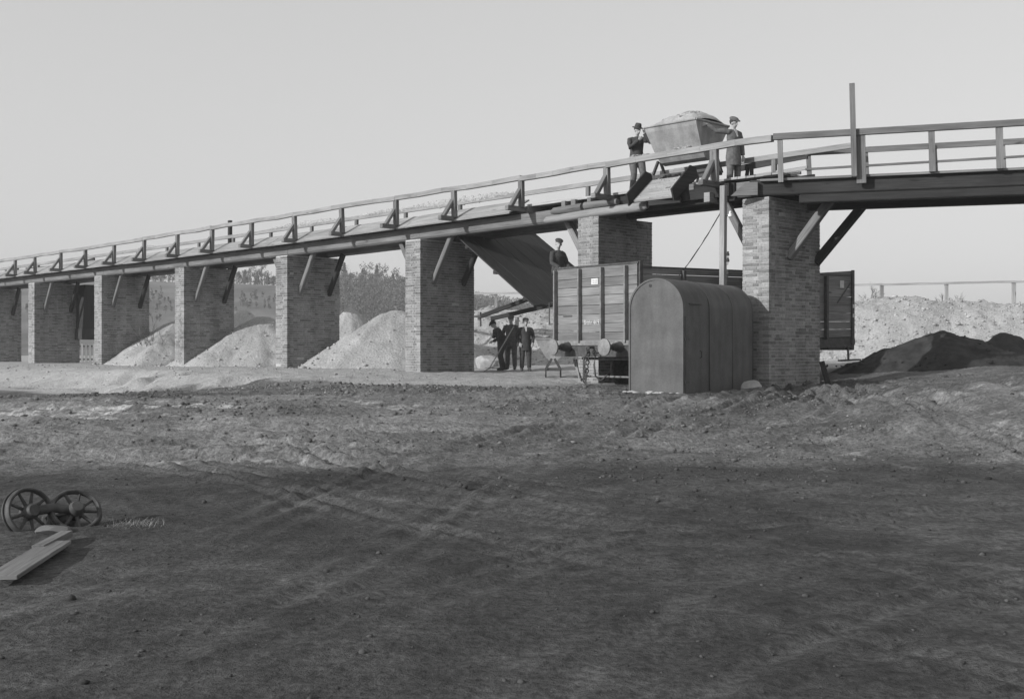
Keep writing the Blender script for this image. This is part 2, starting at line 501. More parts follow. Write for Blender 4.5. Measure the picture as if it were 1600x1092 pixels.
# cart tracks: pairs of wheel ruts pressed along curves
TR = [([(-1.0, 3.6), (-.2, 6.0), (1.0, 8.0), (3.4, 9.6), (7.5, 11.4)], .8, .05),
      ([(.8, 3.4), (2.0, 5.2), (4.0, 7.0), (8.0, 8.8)], .8, .05),
      ([(-2.9, 4.2), (-2.2, 6.2), (-1.6, 8.6), (-1.25, 11.2), (-.2, 15.0), (2.4, 19.5), (5.0, 23.4)], .75, .05),
      ([(3.6, 4.4), (2.4, 6.6), (1.1, 8.6), (-.4, 10.6), (-2.4, 13.4), (-6.0, 16.6), (-12, 19.5)], .75, .05),
      ([(6.5, 6.6), (4.2, 8.2), (1.8, 10.0), (-1.2, 12.6), (-5, 15.2), (-11, 17.4)], .8, .045),
      ([(12, 15.0), (9.6, 17.5), (8.3, 20.5), (7.6, 24.5), (7.2, 29)], .8, .07),
      ([(13, 19.0), (10.6, 20.8), (9.2, 23.5), (8.2, 27), (7.8, 29)], .8, .07),
      ([(8.5, 12.5), (7.2, 16.0), (6.7, 20.0), (6.8, 25), (7.0, 29)], .8, .06),
      ([(5.8, 25.0), (4.6, 21.6), (2.2, 18.6), (-2, 16.9), (-7, 16.9), (-13, 18.2)], .8, .06),
      ([(7.0, 26.5), (5.6, 21.6), (3.2, 17.6), (-1.5, 15.7), (-7, 15.6), (-13, 16.6)], .8, .06)]
rutd = np.zeros_like(X); rutc = np.zeros_like(X)
wx_ = X + .25 * fbm(X * .5, Y * .5, 90, 3); wy_ = Y + .25 * fbm(X * .5, Y * .5, 91, 3)
for pts, hwid, dep in TR:
    pp = []
    for k in range(len(pts) - 1):                        # smooth the curve
        p0 = pts[max(k - 1, 0)]; p1 = pts[k]; p2 = pts[k + 1]; p3 = pts[min(k + 2, len(pts) - 1)]
        for f in (0, .25, .5, .75):
            pp.append(tuple(.5 * (2 * p1[i] + (p2[i] - p0[i]) * f + (2 * p0[i] - 5 * p1[i] + 4 * p2[i] - p3[i]) * f * f + (3 * p1[i] - p0[i] - 3 * p2[i] + p3[i]) * f ** 3) for i in (0, 1)))
    pp.append(pts[-1])
    D = np.full_like(X, 1e9)
    for (ax1, ay1), (bx1, by1) in zip(pp[:-1], pp[1:]):
        L2 = (bx1 - ax1) ** 2 + (by1 - ay1) ** 2
        q = np.clip(((wx_ - ax1) * (bx1 - ax1) + (wy_ - ay1) * (by1 - ay1)) / L2, 0, 1)
        D = np.minimum(D, np.hypot(wx_ - ax1 - q * (bx1 - ax1), wy_ - ay1 - q * (by1 - ay1)))
    for off in (hwid, hwid + .28, hwid - .34):
        e = (D - off) / .07
        w_ = (.5 + fbm(X * .8, Y * .8, 92 + int(off * 100), 3)) * (1.0 if off == hwid else .55)
        rutd += dep * w_ * (-np.exp(-e * e) + .75 * np.exp(-((D - off - .15) / .07) ** 2) + .5 * np.exp(-((D - off + .15) / .07) ** 2))
        rutc = np.maximum(rutc, w_ * np.exp(-((D - off) / .10) ** 2))
Z = Z + rutd * (1 - sandm) * (.42 + .75 * smooth(10, 16, Y)) * (.35 + 1.3 * smooth(-.2, .2, fbm(X * .35, Y * .35, 99, 3)))
# earth coloured darker nearest the camera, with scattered darker patches beyond
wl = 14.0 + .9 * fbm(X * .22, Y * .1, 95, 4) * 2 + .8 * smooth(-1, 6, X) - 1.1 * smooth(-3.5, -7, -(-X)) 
soil_dark = (1 - smooth(-1.3, .9, Y - wl + 2.2 * fbm(X * .5, Y * 1.4, 96, 5)))
soil_dark = np.maximum(soil_dark, .5 * smooth(.02, .16, fbm(X * .3, Y * .5, 97, 4)) * smooth(12, 15, Y)) * (1 - sandm)
soil_dark = np.clip(soil_dark * (1 - .45 * np.clip(1.2 * rutc, 0, 1)) * (.86 + .5 * fbm(X * .5, Y * .7, 98, 4)), 0, 1)
gnd = grid_mesh("ground", X, Y, Z, M['earth'], {"sand": sandm, "pale": np.clip(pale, 0, 1), "soil_dark": soil_dark})
struct(gnd)
def on_grid(F, x, y):                                    # the finished ground at many points
    i = np.clip(np.searchsorted(gx, x) - 1, 0, len(gx) - 2); j = np.clip(np.searchsorted(gy, y) - 1, 0, len(gy) - 2)
    fx = (x - gx[i]) / (gx[i + 1] - gx[i]); fy = (y - gy[j]) / (gy[j + 1] - gy[j])
    return (F[j, i] * (1 - fx) + F[j, i + 1] * fx) * (1 - fy) + (F[j + 1, i] * (1 - fx) + F[j + 1, i + 1] * fx) * fy
ICO = [(0, 0, 1)] + [(.894 * math.cos(a), .894 * math.sin(a), .447) for a in np.arange(5) * 1.2566] + [(.894 * math.cos(a + .628), .894 * math.sin(a + .628), -.447) for a in np.arange(5) * 1.2566] + [(0, 0, -1)]
ICO = np.array(ICO)
ICF = np.array([(0, 1 + k, 1 + (k + 1) % 5) for k in range(5)] + [(1 + k, 6 + k, 1 + (k + 1) % 5) for k in range(5)] + [(1 + (k + 1) % 5, 6 + k, 6 + (k + 1) % 5) for k in range(5)] + [(11, 6 + (k + 1) % 5, 6 + k) for k in range(5)])
def scatter(name, x, y, z, r, tone, mat, label):
    n = len(x)
    v = ICO[None] * (1 + .38 * (rng.random((n, 12, 1)) - .5) * 2) * np.stack([rng.uniform(.7, 1.4, n), rng.uniform(.7, 1.4, n), rng.uniform(.5, .9, n)], 1)[:, None, :] * r[:, None, None]
    th = rng.uniform(0, 6.28, n); c, s0 = np.cos(th)[:, None], np.sin(th)[:, None]
    vx = v[:, :, 0] * c - v[:, :, 1] * s0 + x[:, None]; vy = v[:, :, 0] * s0 + v[:, :, 1] * c + y[:, None]; vz = v[:, :, 2] + (z + r * .25)[:, None]
    V_ = np.stack([vx, vy, vz], 2).reshape(-1, 3); F_ = (ICF[None] + (np.arange(n) * 12)[:, None, None]).reshape(-1, 3)
    me = bpy.data.meshes.new(name)
    me.vertices.add(len(V_)); me.vertices.foreach_set("co", V_.ravel())
    me.loops.add(F_.size); me.loops.foreach_set("vertex_index", F_.ravel().astype(np.int32))
    me.polygons.add(len(F_)); me.polygons.foreach_set("loop_start", np.arange(0, F_.size, 3, dtype=np.int32)); me.polygons.foreach_set("loop_total", np.full(len(F_), 3, np.int32))
    me.update(calc_edges=True)
    at = me.attributes.new("tone", 'FLOAT', 'FACE'); at.data.foreach_set("value", np.repeat(tone, 20))
    me.materials.append(mat)
    o = bpy.data.objects.new(name, me); COL.objects.link(o); o["kind"] = "stuff"; o["label"] = label
    return o
def fan(n, y0, y1, pw):
    y = y0 + (y1 - y0) * rng.random(n) ** pw
    return rng.uniform(-.50, .50, n) * y, y
cx, cy = fan(42000, 3.8, 28, 1.2)
keep = (on_grid(sandm, cx, cy) < .5) & (rng.random(len(cx)) < (.15 + .85 * smooth(-.05, .2, fbm(cx * .4, cy * .5, 120, 3))) * (.10 + .90 * smooth(11, 16, cy)))
cx, cy = cx[keep], cy[keep]
cr = np.clip(.0065 * np.exp(.60 * rng.standard_normal(len(cx))), .003, .026) * (.55 + .085 * np.clip(cy - 3, 0, 25))
cw = on_grid(soil_dark, cx, cy)
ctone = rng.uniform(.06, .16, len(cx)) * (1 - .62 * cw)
pb = rng.random(len(cx)) < .006
ctone = np.where(pb, rng.uniform(.2, .4, len(cx)) * (1 - .5 * cw), ctone); cr = np.where(pb, cr * .8, cr)
scatter("loose_clods", cx, cy, on_grid(Z, cx, cy), cr, ctone, M['clod'], "loose clods and small stones over the muddy yard")
n_ = 2400
cs_ = rng.uniform(-28, 1, n_); ctt = -8.2 + 8.2 * rng.random(n_) ** 1.4
cx = P5.x + U.x * cs_ + V.x * ctt; cy = P5.y + U.y * cs_ + V.y * ctt
scatter("loose_sand_lumps", cx, cy, on_grid(Z, cx, cy), np.clip(.013 * np.exp(.5 * rng.standard_normal(n_)), .008, .06), rng.uniform(.17, .34, n_), M['clod'], "crumbled lumps lying on the sandy strip before the piers")


# ------------------------------------------------------------------ the hill far behind
def hill_h(px):
    return np.interp(px, [-900, 0, 270, 420, 600, 750, 900, 1100, 1400, 2200], [14, 17.6, 17.4, 16.6, 15.3, 10.5, 7.5, 5, 4, 4])
hx = np.linspace(-300, 300, 150); hy = np.concatenate([np.linspace(120, 300, 40), np.linspace(306, 440, 16)])
HX, HY = np.meshgrid(hx, hy)
def hill_z(x, y):
    top = hill_h(np.clip(800 + np.asarray(x) / 300 * 1800, -900, 2200))
    z = top * smooth(150, 300, y) - 1.0 * (1 - smooth(120, 150, y))
    return z + 1.5 + 1.2 * fbm(np.asarray(x) * .02, np.asarray(y) * .02, 80, 3) * smooth(150, 220, y)
HZ = hill_z(HX, HY)
hill = struct(grid_mesh("hill", HX, HY, HZ, M['field']))

# ------------------------------------------------------------------ the bridge
HB_S = [-60, -28, -21, -14, -7, 0, 5.9]
HB_H = [3.12, 3.19, 3.20, 3.25, 3.33, 3.43, 3.46]
def hb(s): return float(np.interp(s, HB_S, HB_H))
RL_S = [-60, -26.3, -10.2, 1, 5.9]
RL_H = [4.33, 4.49, 4.64, 4.73, 4.78]
def hrail(s): return float(np.interp(s, RL_S, RL_H))
Z0 = 0.9                                              # heights above the eye -> local z (origin 0.6 m up)
bridge = thing("timber_bridge", "long plank bridge on tall brick piers carrying a tip wagon", "bridge", (P5.x, P5.y, 0.6), -BA)
SPAN = 7.04
pier_s = [-SPAN * k for k in range(6, 0, -1)] + [0.0, 5.06]
PT, PW = 0.70, 2.2                                     # pier thickness along, width across

def make_pier(s0, top, base=-0.75, worn=False):
    mb = MB()
    ch, bh, L, W2 = 0.077, 0.065, 0.29, 0.14
    z = base; k = 0
    mb.box(s0 + .008, s0 + PT - .008, .008, PW - .008, base, top - 0.02, 1.0, 1)
    while z + bh <= top + 0.002:
        x0, x1, y0, y1 = s0, s0 + PT, 0.0, PW
        def row(p0, p1, fix, out, axis, start):
            p = p0; q = start
            while p < p1 - 0.03:
                l = (L if q % 2 == 0 else W2) - 0.008
                if p == p0 and k % 2: l = l * 0.5 + 0.02
                e = min(p + l, p1)
                if p1 - e < 0.05: e = p1
                j = random.uniform(-0.004, 0.006)
                tone = random.choice((0.15, 0.20, 0.22, 0.23, 0.24, 0.25)) * random.uniform(0.9, 1.1)
                if worn and random.random() < 0.15: tone = random.uniform(.26, .31)
                if random.random() < 0.0015: p = e + 0.010; q += 1; continue
                d0, d1 = (fix - j, fix + 0.10) if out < 0 else (fix - 0.10, fix + j)
                zz = z + random.uniform(-.003, .003)
                if axis == 'x': mb.box(p, e, d0, d1, zz, zz + bh, tone)
                else: mb.box(d0, d1, p, e, zz, zz + bh, tone)
                p = e + 0.010; q += 1
        ex = 0.003 if k % 2 else 0.0
        row(x0 - ex, x1 + ex, y0, -1, 'x', k); row(x0 - ex, x1 + ex, y1, 1, 'x', k)
        row(y0 + .102, y1 - .102, x1, 1, 'y', k + 1); row(y0 + .102, y1 - .102, x0, -1, 'y', k + 1)
        z += ch; k += 1
    return mb.build("brick_pier", [M['brick'], M['mortar']], bridge)
for s0 in pier_s:
    make_pier(s0, hb(s0) + Z0, worn=(s0 > 4))

# main beams: hewn timbers spliced over the piers
def hewn(s0, s1, t, w, h, zoff=0.0):
    mb = MB(); n = 6
    for i in range(n):
        a = s0 + (s1 - s0) * i / n; b = s0 + (s1 - s0) * (i + 1) / n
        za = hb(a) + Z0 + zoff; zb = hb(b) + Z0 + zoff
        c = .05
        prof = [(-w / 2 + c, 0), (w / 2 - c, 0), (w / 2, c), (w / 2, h), (-w / 2, h), (-w / 2, c)]
        bi = len(mb.v)
        if i == 0:
            mb.v.extend([(a, t + p, za + q) for p, q in prof]); bi0 = bi
            mb.face(list(range(bi, bi + 6)), None, 1.0)
        else: bi0 = bi - 6
        bi = len(mb.v)
        j = random.uniform(-.012, .012)
        mb.v.extend([(b, t + p + j, zb + q + j * .5) for p, q in prof])
        for k in range(6):
            k2 = (k + 1) % 6
            mb.face([bi0 + k, bi0 + k2, bi + k2, bi + k], [(a, k * .3), (a, k * .3 + .3), (b, k * .3 + .3), (b, k * .3)], 1.0)
        if i == n - 1: mb.face(list(range(bi, bi + 6))[::-1], None, 1.0)
    return mb.build("main_beam", M['wood'], bridge)
joints = [-44.0] + [s + PT / 2 for s in pier_s]
for t in (0.40, 1.86):
    for a, b in zip(joints[:-1], joints[1:]):
        z = 0.004 if b <= 1 else 0.08
        hewn(a + .006, b - .006, t, 0.28, 0.34, z)
# log corbel over the last but one pier and bolster over the last pier
mb = MB(); z = hb(0) + Z0
mb.rod([(-1.25, .06, hb(-1.2) + Z0 + .03), (-1.15, .06, hb(-1.2) + Z0 + .05), (.5, .06, z + .09), (2.1, .06, z + .10), (2.25, .06, z + .12)], [.05, .10, .115, .12, .07], 12, 1.0, wob=.05)
mb.build("corbel_log", M['log'], bridge, smooth=True)
mb = MB()
mb.rod([(-1.0, .05, hb(-1) + Z0 + .24), (-.9, .05, hb(-1) + Z0 + .26), (.1, .05, z + .27)], [.05, .09, .10], 10, .6, wob=.06)
mb.rod([(.2, .05, z + .29), (1.3, .05, z + .30)], [.10, .08], 10, .62, wob=.05)
mb.build("corbel_log", M['log'], bridge, smooth=True)

def strut(p, q, r, mat='wood'):
    mb = MB()
    p = Vector(p); q = Vector(q)
    mb.beam(p, q, r, r, (0, 1, 0), jit=.01)
    return mb.build("strut", M[mat], bridge, bevel=.02)
for s0 in pier_s[:-1]:
    for t in (0.52, 1.75):
        zt = hb(s0 + 1.45) + Z0
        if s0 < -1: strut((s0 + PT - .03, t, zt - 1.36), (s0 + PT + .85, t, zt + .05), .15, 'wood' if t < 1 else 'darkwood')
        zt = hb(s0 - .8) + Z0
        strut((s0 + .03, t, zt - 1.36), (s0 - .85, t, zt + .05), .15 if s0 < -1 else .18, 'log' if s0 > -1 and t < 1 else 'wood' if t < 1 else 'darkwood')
for t in (0.30, 1.75):
    zt = hb(4.2) + Z0
    strut((5.09, t, zt - 1.2), (4.3, t, zt + .15), .16, 'wood')
# foot beams, posts, knee braces, rail: near side
railing = bpy.data.objects.new("near_railing", None); COL.objects.link(railing); railing.parent = bridge
rear = bpy.data.objects.new("rear_railing", None); COL.objects.link(rear); rear.parent = bridge
for e in (railing, rear): e.empty_display_size = .2
TP = -0.12
px_posts = [55, 95, 134, 178, 225, 277, 331, 393, 461, 535, 619, 710, 815, 949, 1117]
post_s = [s_of(p, TP) for p in px_posts]
step0 = post_s[1] - post_s[0]
post_s = [post_s[0] - 2.35 * k for k in range(4, 0, -1)] + post_s
for s in post_s:
    zf = hb(s) + Z0 + 0.345
    if s > 4: zf -= .02
    mb = MB(); mb.beam((s - .05, -.62 + random.uniform(-.04, .04), zf + .065), (s - .05, .9, zf + .065), .14, .13, jit=.008)
    mb.build("foot_beam", M['wood'], bridge, bevel=.01)
    zr = hrail(s) + Z0
    wide = .155 if s < 4 else .19
    mb = MB(); mb.beam((s, TP, zf + .10), (s + random.uniform(-.04, .04), TP + random.uniform(-.02, .02), zr - .09), wide, .12, (0, 1, 0), jit=.004)
    mb.build("railing_post", M['wood'], railing, bevel=.008)
    mb = MB(); mb.beam((s - .03, -.52, zf + .10), (s - .03, TP - .03, zf + .60), .13, .10, (0, .6, -.6), jit=.006)
    mb.build("knee_brace", M['wood'], railing, bevel=.008)
# rail boards run from post to post in lengths
KS = s_of(1208, TP)
cuts = [post_s[0]] + [post_s[i] for i in (3, 5, 8, 10, 12, 14, 16, 17)] + [KS]
for a, b in zip(cuts[:-1], cuts[1:]):
    mb = MB(); n = 5; j = [random.uniform(-.022, .022) for _ in range(n + 1)]
    for i in range(n):
        p = a + (b - a) * i / n; q = a + (b - a) * (i + 1) / n
        mb.beam((p, TP - .015 + j[i] * .5, hrail(p) + Z0 - .06 + j[i]), (q + .002, TP - .015 + j[i + 1] * .5, hrail(q) + Z0 - .06 + j[i + 1]), .13, .13 if a < 1 else .145, tone=1.0)
    mb.build("top_rail", M['rail'], railing, bevel=.006)
# rear railing
RT = 2.05
rear_s = [-1.46 - 2.68 * k for k in range(0, 17)] + [1.6, 4.6]
for s in rear_s:
    zr = hrail(s) + Z0
    mb = MB(); mb.beam((s, RT, hb(s) + Z0 + .36), (s, RT, zr - .05), .12, .10, (0, 1, 0)); mb.build("railing_post", M['wood'], rear, bevel=.008)
cuts = [-44, -35, -28.3, -20.2, -14.9, -9.5, -4.1, 1.6, 6.9]
for a, b in zip(cuts[:-1], cuts[1:]):
    mb = MB(); j = random.uniform(-.02, .02)
    mb.beam((a, RT - .03, hrail(a) + Z0 - .06 + j), (b, RT - .03, hrail(b) + Z0 - .06), .07, .13, tone=1.0); mb.build("top_rail", M['rail'], rear, bevel=.006)
# one taller post behind, boards nailed across it
s = s_of(356, RT)
mb = MB(); mb.beam((s, RT + .1, hb(s) + Z0), (s, RT + .1, hrail(s) + Z0 + .62), .13, .13, (0, 1, 0)); mb.build("tall_post", M['darkwood'], rear)
for (pa, pb, da, db) in ((40, 88, -.22, -.30), (60, 84, -.62, -.34), (98, 147, -.42, -.18)):
    mb = MB(); a = s_of(pa, RT); b = s_of(pb, RT)
    mb.beam((a, RT + .02, hrail(a) + Z0 + da), (b, RT + .02, hrail(b) + Z0 + db), .06, .12); mb.build("cross_board", M['darkwood'], rear)

# sloping apron boards along the near edge
ap_end = -2.35
cuts = [-44, -40, -36.4, -32.6, -28.8, -25.2, -21.6, -18.0, -14.4, -10.7, -6.9, ap_end]
for a, b in zip(cuts[:-1], cuts[1:]):
    mb = MB()
    for k in range(3):
        f0 = k / 3 + .006; f1 = (k + 1) / 3 - .006
        c = []
        dz = random.uniform(-.006, .006)
        for th in (0.0, 0.035):
            for (s, f) in ((a + .006, f0), (b - .006, f0), (b - .006, f1), (a + .006, f1)):
                if b == ap_end and s > a + 1: s = s + 0.12 * (f - .5)
                t = -.13 + f * .68; zz = hb(s) + Z0 + .335 + f * .40
                c.append((s, t - th * .55, zz + th + dz))
        mb.hexa(c, random.uniform(.88, 1.1))
    mb.build("apron", M['board'], bridge)
# deck planks and the narrow-gauge rails
for a, b in ((-44, -30), (-30, -16), (-16, -2.4), (-2.4, 5.9)):
    mb = MB(); s = a
    while s < b - .1:
        e = min(s + .23, b)
        t0 = .58 if s < ap_end else .30
        zz = hb(s) + Z0 + .60
        if s >= ap_end: zz -= .04
        mb.box(s + .005, e - .005, t0 + random.uniform(-.03, .03), 2.0, zz - .05, zz + random.uniform(-.006, .006), None, 0, 'y')
        s = e
    mb.build("deck", M['board'], bridge)
    mb = MB()
    for t in (.62, 1.25, 1.85):
        for i in range(4):
            p = a + (b - a) * i / 4; q = a + (b - a) * (i + 1) / 4
            mb.beam((p, t, hb(p) + Z0 + .50), (q, t, hb(q) + Z0 + .50), .12, .07)
    mb.build("stringer", M['darkwood'], bridge)
# edge plank and beam ends where there is no apron
mb = MB(); mb.beam((ap_end + .1, .22, hb(-2) + Z0 + .53), (2.2, .22, hb(2) + Z0 + .52), .16, .06, tone=1.25)
mb.build("edge_plank", M['board'], bridge)
for s, w in ((-1.9, .12), (-.55, .14), (-.2, .16), (.35, .13), (2.9, .15), (3.6, .14)):
    mb = MB(); mb.beam((s, .02, hb(s) + Z0 + .42), (s, 2.0, hb(s) + Z0 + .42), w, .15); mb.build("cross_beam", M['wood'], bridge, bevel=.01)
# heavy dark boarding below the tipping place
mb = MB()
z = hb(2.5) + Z0
mb.box(1.2, 4.7, .20, .45, z + .02, z + .44, .8)
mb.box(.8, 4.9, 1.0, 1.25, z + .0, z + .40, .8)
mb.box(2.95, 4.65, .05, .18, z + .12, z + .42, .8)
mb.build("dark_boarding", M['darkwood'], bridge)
mb = MB(); mb.beam((2.55, -.25, z + .10), (3.35, -.05, z + .13), .12, .12); mb.build("stub_beam", M['darkwood'], bridge)
mb = MB(); mb.beam((4.15, -.12, z + .12), (4.15, .6, z + .12), .16, .22); mb.build("stub_beam", M['rail'], bridge)
for t in (.95, 1.55):
    mb = MB()
    for i in range(12):
        p = -44 + 50 * i / 12; q = -44 + 50 * (i + 1) / 12
        mb.beam((p, t, hb(p) + Z0 + .625 + (-.0 if p < ap_end else -.04)), (q, t, hb(q) + Z0 + .625 + (0 if q < ap_end else -.04)), .05, .065)
    mb.build("track_rail", M['iron'], bridge)

# tipping chute with its two cheeks
sA, sB = s_of(990, -.28), s_of(1056, -.28)
zA = hb(2.5) + Z0 + .17; zB = zA + .58
mb = MB()
for k in range(3):
    f0 = k / 3 + .006; f1 = (k + 1) / 3 - .006; c = []
    for th in (0, .04):
        for (s, f) in ((sA, f0), (sB, f0), (sB, f1), (sA, f1)):
            c.append((s, -.28 + f * .72 - th * .5, zA + f * (zB - zA) + th))
    mb.hexa(c, random.uniform(1.0, 1.15))
mb.build("tipping_chute", M['board'], bridge)
for s in (sA - .06, sB + .02):
    mb = MB()
    mb.prism([(s, -.42, zA - .10), (s, .52, zB - .02), (s, .44, zB + .20), (s, .22, zB + .24), (s, -.52, zA + .18)], (.045, 0, 0), .9)
    mb.build("chute_cheek", M['darkwood'], bridge)
# sand stuck on the chute
def clods(name, pts, parent, mat, r=(.02, .05), label=None):
    bm = bmesh.new()
    for p in pts:
        rr = random.uniform(*r)
        bmesh.ops.create_icosphere(bm, subdivisions=1, radius=rr, matrix=Matrix.Translation(p) @ Matrix.Diagonal((random.uniform(.8, 1.5), random.uniform(.8, 1.5), random.uniform(.5, .9), 1)))
    for v in bm.verts: v.co += Vector((random.uniform(-.01, .01),) * 3)
    me = bpy.data.meshes.new(name); bm.to_mesh(me); bm.free(); me.materials.append(mat)
    o = bpy.data.objects.new(name, me); COL.objects.link(o)
    if parent: o.parent = parent
    return o
pts = []
for _ in range(120):
    f = random.random(); a = random.random() ** .8
    pts.append(Vector((sA + .05 + a * (sB - sA - .1), -.28 + f * .72, zA + f * (zB - zA) + .045)))
o = clods("sand_spill", pts, bridge, M['sand'], (.012, .032)); o["kind"] = "stuff"
bm = bmesh.new()
for (a, b, amp) in ((-17.5, -12.8, .11), (-12.2, -9.0, .08), (-9.5, -4.2, .14), (-28, -26.5, .09), (-34, -33, .09)):
    for _ in range(int(16 * (b - a))):
        q = random.uniform(a, b); hgt = amp * (.35 + math.sin(math.pi * (q - a) / (b - a))) * random.uniform(.35, .9)
        bmesh.ops.create_icosphere(bm, subdivisions=2, radius=1, matrix=Matrix.Translation((q, RT - .03, hrail(q) + Z0 + .0)) @ Matrix.Diagonal((random.uniform(.06, .16), .05, hgt, 1)))
for v in bm.verts: v.co += Vector((random.gauss(0, .008), random.gauss(0, .006), random.gauss(0, .010)))
me = bpy.data.meshes.new("sand_crumbs"); bm.to_mesh(me); bm.free(); me.materials.append(M['sand'])
o = bpy.data.objects.new("sand_crumbs", me); COL.objects.link(o); o.parent = bridge; o["kind"] = "stuff"
pts = []
for (a, b) in ((s_of(985, TP), s_of(1015, TP)), (s_of(1050, TP), s_of(1080, TP))):
    for _ in range(40):
        s = random.uniform(a, b); pts.append(Vector((s, TP + random.uniform(-.04, .04), hrail(s) + Z0 + .015 + random.random() * .04)))
o = clods("sand_crumbs", pts, bridge, M['sand'], (.015, .035)); o["kind"] = "stuff"

# second length of the bridge: turns towards us beyond the last pier
KA = R(26.7)
u2 = Vector((math.cos(KA), math.sin(KA), 0)); n2 = Vector((-math.sin(KA), math.cos(KA), 0))
K = Vector((KS, TP, 0))
def q2(q, off, h): return K + u2 * q + n2 * off + Vector((0, 0, h + Z0))
for off in (.35, 1.75):
    mb = MB(); mb.beam(q2(-.55, off, 3.645), q2(9, off, 3.61), .28, .36, tone=1.0); mb.build("main_beam", M['darkwood'], bridge, bevel=.03)
mb = MB(); mb.beam(q2(-.3, .26, 3.80), q2(9, .26, 3.79), .34, .05, tone=1.1); mb.build("edge_plank", M['wood'], bridge)
mb = MB(); qq = -.4
while qq < 9:
    mb.beam(q2(qq + .11, .35, 3.83), q2(qq + .11, 2.05, 3.83), .22, .045); qq += .23
mb.build("deck", M['board'], bridge)
for off in (.33, 1.77):
    mb = MB(); mb.beam(q2(.55, off, 3.36), q2(9, off, 3.33), .24, .185, tone=.9); mb.build("lower_beam", M['darkwood'], bridge, bevel=.02)
mb = MB(); mb.prism([q2(-.95, .08, 3.47), q2(-.35, .08, 3.47), q2(-.35, .08, 3.76), q2(-.62, .08, 3.76)], tuple(n2 * .12), 1.0); mb.build("bolster_block", M['wood'], bridge)
mb = MB(); mb.beam((5.25, .3, hb(5) + Z0 + .15), (5.5, 2.1, hb(5) + Z0 + .15), .24, .26); mb.build("bolster_beam", M['darkwood'], bridge, bevel=.03)
strut((5.73, .85, 2.1 + Z0), tuple(Vector((5.76, .85, 0)) + u2 * .95 + Vector((0, 0, 3.45 + Z0))), .18)
strut((5.73, 2.05, 2.05 + Z0), tuple(Vector((5.76, 2.05, 0)) + u2 * 1.15 + Vector((0, 0, 3.5 + Z0))), .19, 'darkwood')
mb = MB(); mb.beam(q2(0, 0, 4.735), q2(1.75, 0, 4.735), .10, .14, tone=.9); mb.build("top_rail", M['wood'], railing, bevel=.006)
mb = MB(); mb.beam(q2(1.76, 0, 4.735), q2(9, 0, 4.74), .10, .14, tone=.85); mb.build("top_rail", M['wood'], railing, bevel=.006)
def q_of(px, off):
    k = (px - 800) / 1800
    o = bridge_loc(K + n2 * off); dd = bridge_dir(u2)
    return (k * o.y - o.x) / (dd.x - k * dd.y)
def bridge_loc(p): return Vector((P5.x + U.x * p.x + V.x * p.y, P5.y + U.y * p.x + V.y * p.y, 0))
def bridge_dir(p): return Vector((U.x * p.x + V.x * p.y, U.y * p.x + V.y * p.y, 0))
for px, w, hl, tn in ((1220, .11, 3.72, 1.3), (1346, .20, 3.62, .95), (1457, .13, 3.80, 1.0), (1563, .14, 3.80, 1.0)):
    q = q_of(px, 0)
    mb = MB(); mb.beam(q2(q, .03, hl), q2(q - .02, .03, 4.66), .09, w, tuple(u2), tone=tn); mb.build("railing_post", M['wood'], railing)
mb = MB(); q = q_of(1335, -.06); mb.beam(q2(q, -.09, 3.76), q2(q - .05, -.09, 5.78), .11, .115, tuple(u2), tone=.9); mb.build("tall_post", M['wood'], railing)
qr = q_of(1262, RT - TP)
for h, th in ((4.71, .13), (4.40, .05), (4.13, .05)):
    mb = MB(); mb.beam(q2(qr - .05, RT - TP - .05, h - (.02 if h > 4.5 else .10)), q2(9, RT - TP - .05, h), .06, th, tone=.85); mb.build("mid_rail" if h < 4.6 else "top_rail", M['wood'], rear)
for px, w in ((1263, .11), (1352, .12), (1460, .10), (1566, .11)):
    q = q_of(px, RT - TP)
    mb = MB(); mb.beam(q2(q + .05, RT - TP, 3.7), q2(q, RT - TP, 4.68), .09, w, tuple(u2)); mb.build("railing_post", M['wood'], rear)
# between the man and the bend
e0 = q2(qr, RT - TP - .05, 4.65)
for (pa, dz0, th, mat, tn) in ((1150, -.05, .15, 'darkwood', 1.3), (1085, -.34, .09, 'rail', 1.2)):
    a = s_of(pa, RT)
    mb = MB(); mb.beam((a, RT - .02, hrail(a) + Z0 + dz0 - .18), tuple(e0 + Vector((0, 0, dz0 + .03))), .05, th, tone=tn); mb.build("mid_rail", M[mat], rear)
a = s_of(1130, RT); mb = MB(); mb.beam((a, RT, hb(a) + Z0 + .55), tuple(e0 + Vector((.05, 0, -.62))), .05, .09); mb.build("mid_rail", M['darkwood'], rear)
for px, ln in ((1172, -.05), (1178, 0), (1216, 0)):
    a = s_of(px, RT); mb = MB(); mb.beam((a + ln * 2, RT - .1, hb(5) + Z0 + .45), (a, RT - .1, hb(5) + Z0 + (1.03 if px < 1200 else .85)), .07 if px < 1200 else .16, .07, (0, 1, 0)); mb.build("railing_post", M['darkwood'], rear)

# long boarded sand chute hanging below the bridge
def cb(s): return 2.62 - .671 * (s + 4.31)
ch = MB()
for (ta, tb, sa) in ((.60, 2.14, -5.42), (2.16, 4.55, -6.35)):
    nbd = 6 if tb < 3 else 9
    for k in range(nbd):
        t0 = ta + (tb - ta) * k / nbd + .004; t1 = ta + (tb - ta) * (k + 1) / nbd - .004; e = -2.2 + random.uniform(-.03, .03); dz = random.uniform(-.006, .006)
        ch.hexa([(sa, t0, cb(sa) + dz + Z0), (e, t0, cb(e) + dz + Z0), (e, t1, cb(e) + dz + Z0), (sa, t1, cb(sa) + dz + Z0),
                 (sa, t0, cb(sa) + .045 + dz + Z0), (e, t0, cb(e) + .045 + dz + Z0), (e, t1, cb(e) + .045 + dz + Z0), (sa, t1, cb(sa) + .045 + dz + Z0)])
ch.build("sand_chute", M['darkwood'], bridge)
